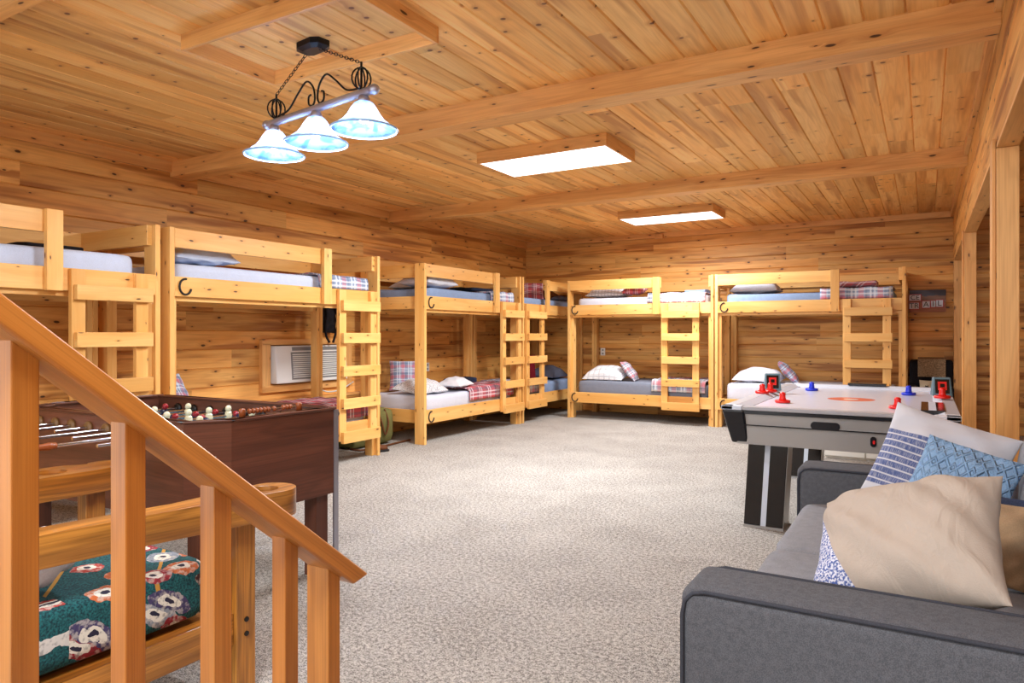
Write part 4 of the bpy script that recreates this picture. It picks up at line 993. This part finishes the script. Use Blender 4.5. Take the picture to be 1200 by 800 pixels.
# cushions on the sofa
GS = 'pillows on the grey sofa'
put_pillow('throw_pillow', 'large pale linen pillow with blue and white stripes against the far sofa arm', 'pillow', 'striped_linen', (.46, .41, .14), (.045, 3.34, .712), (68, 0, -6), 61, uvm=1.0, group=GS, roll=-17, n=24)
put_pillow('throw_pillow', 'light blue cable-knit pillow in the middle of the sofa pile', 'pillow', 'cable_knit', (.33, .30, .12), (.112, 3.08, .69), (58, 0, -10), 62, uvm=1.0, group=GS, roll=-16, n=24)
put_pillow('throw_pillow', 'denim pillow with frayed tan edge half hidden in the sofa pile', 'pillow', 'denim', (.30, .24, .07), (.14, 2.88, .60), (56, 0, -8), 63, uvm=1.0, group=GS, roll=-6)
put_pillow('throw_pillow', 'tan pillow mostly hidden behind the long beige pillow on the sofa', 'pillow', 'tan_fabric', (.30, .28, .08), (.14, 2.72, .61), (56, 0, -6), 65, uvm=1.0, group=GS, roll=-5)
put_pillow('throw_pillow', 'long beige pillow with blue woven end in front on the sofa', 'pillow', 'beige_blue_end', (.50, .43, .26), (-.05, 2.24, .685), (32, -26, -2), 64, uvm=1.0, group=GS, roll=-14, wr=.012, n=30, p=2.6, pinch=.16)

# let every loose soft thing come to rest on what lies below it
from mathutils.bvhtree import BVHTree
def settle():
    bpy.context.view_layer.update(); dg = bpy.context.evaluated_depsgraph_get(); cache = {}
    def tree(o, dz=0):
        if (o.name, dz) in cache and dz == 0: return cache[(o.name, 0)]
        e = o.evaluated_get(dg); me = e.to_mesh(); M = o.matrix_world
        V = [M @ v.co + Vector((0, 0, dz)) for v in me.vertices]; T = BVHTree.FromPolygons(V, [tuple(p.vertices) for p in me.polygons]); lo = [min(v[i] for v in V) for i in range(3)]; hi = [max(v[i] for v in V) for i in range(3)]
        e.to_mesh_clear()
        if dz == 0: cache[(o.name, 0)] = (T, lo, hi)
        return T, lo, hi
    solid = [o for o in bpy.data.objects if o.type == 'MESH' and o.get('kind') != 'structure' and (o.parent is None or o.parent.name.split('.')[0] in ('bunk_bed', 'wooden_armchair', 'sofa', 'backpack', 'armchair'))]
    movers = [o for o in solid if o.parent is None and o.name.split('.')[0] in ('pillow', 'cushion', 'throw_pillow', 'folded_towel', 'rolled_towel', 'folded_blanket', 'folded_jacket')]
    movers.sort(key=lambda o: o.matrix_world.translation.z if o.name.split('.')[0] != 'throw_pillow' else -o.location.y)
    fixed = [o for o in solid if o not in movers]
    for m in movers:
        T0, lo, hi = tree(m)
        near = [tree(o) for o in fixed]; near = [t_ for t_ in near if all(t_[1][i] < hi[i]+(.25 if i == 2 else .01) and t_[2][i] > lo[i]-(.25 if i == 2 else .01) for i in range(3))]
        def hit(dz): T = tree(m, dz)[0]; return any(T.overlap(t_[0]) for t_ in near)
        dz = 0.0001
        if hit(dz):
            while hit(dz) and dz < .05: dz += .005
            if dz >= .05: dz = 0.0001; print('stuck', m.name, m.get('label'))
        else:
            while not hit(dz-.006) and dz > -.10: dz -= .006
        m.location.z += dz; print('settle', m.name, round(dz, 3))
        cache.pop((m.name, 0), None); bpy.context.view_layer.update(); fixed.append(m)
settle()
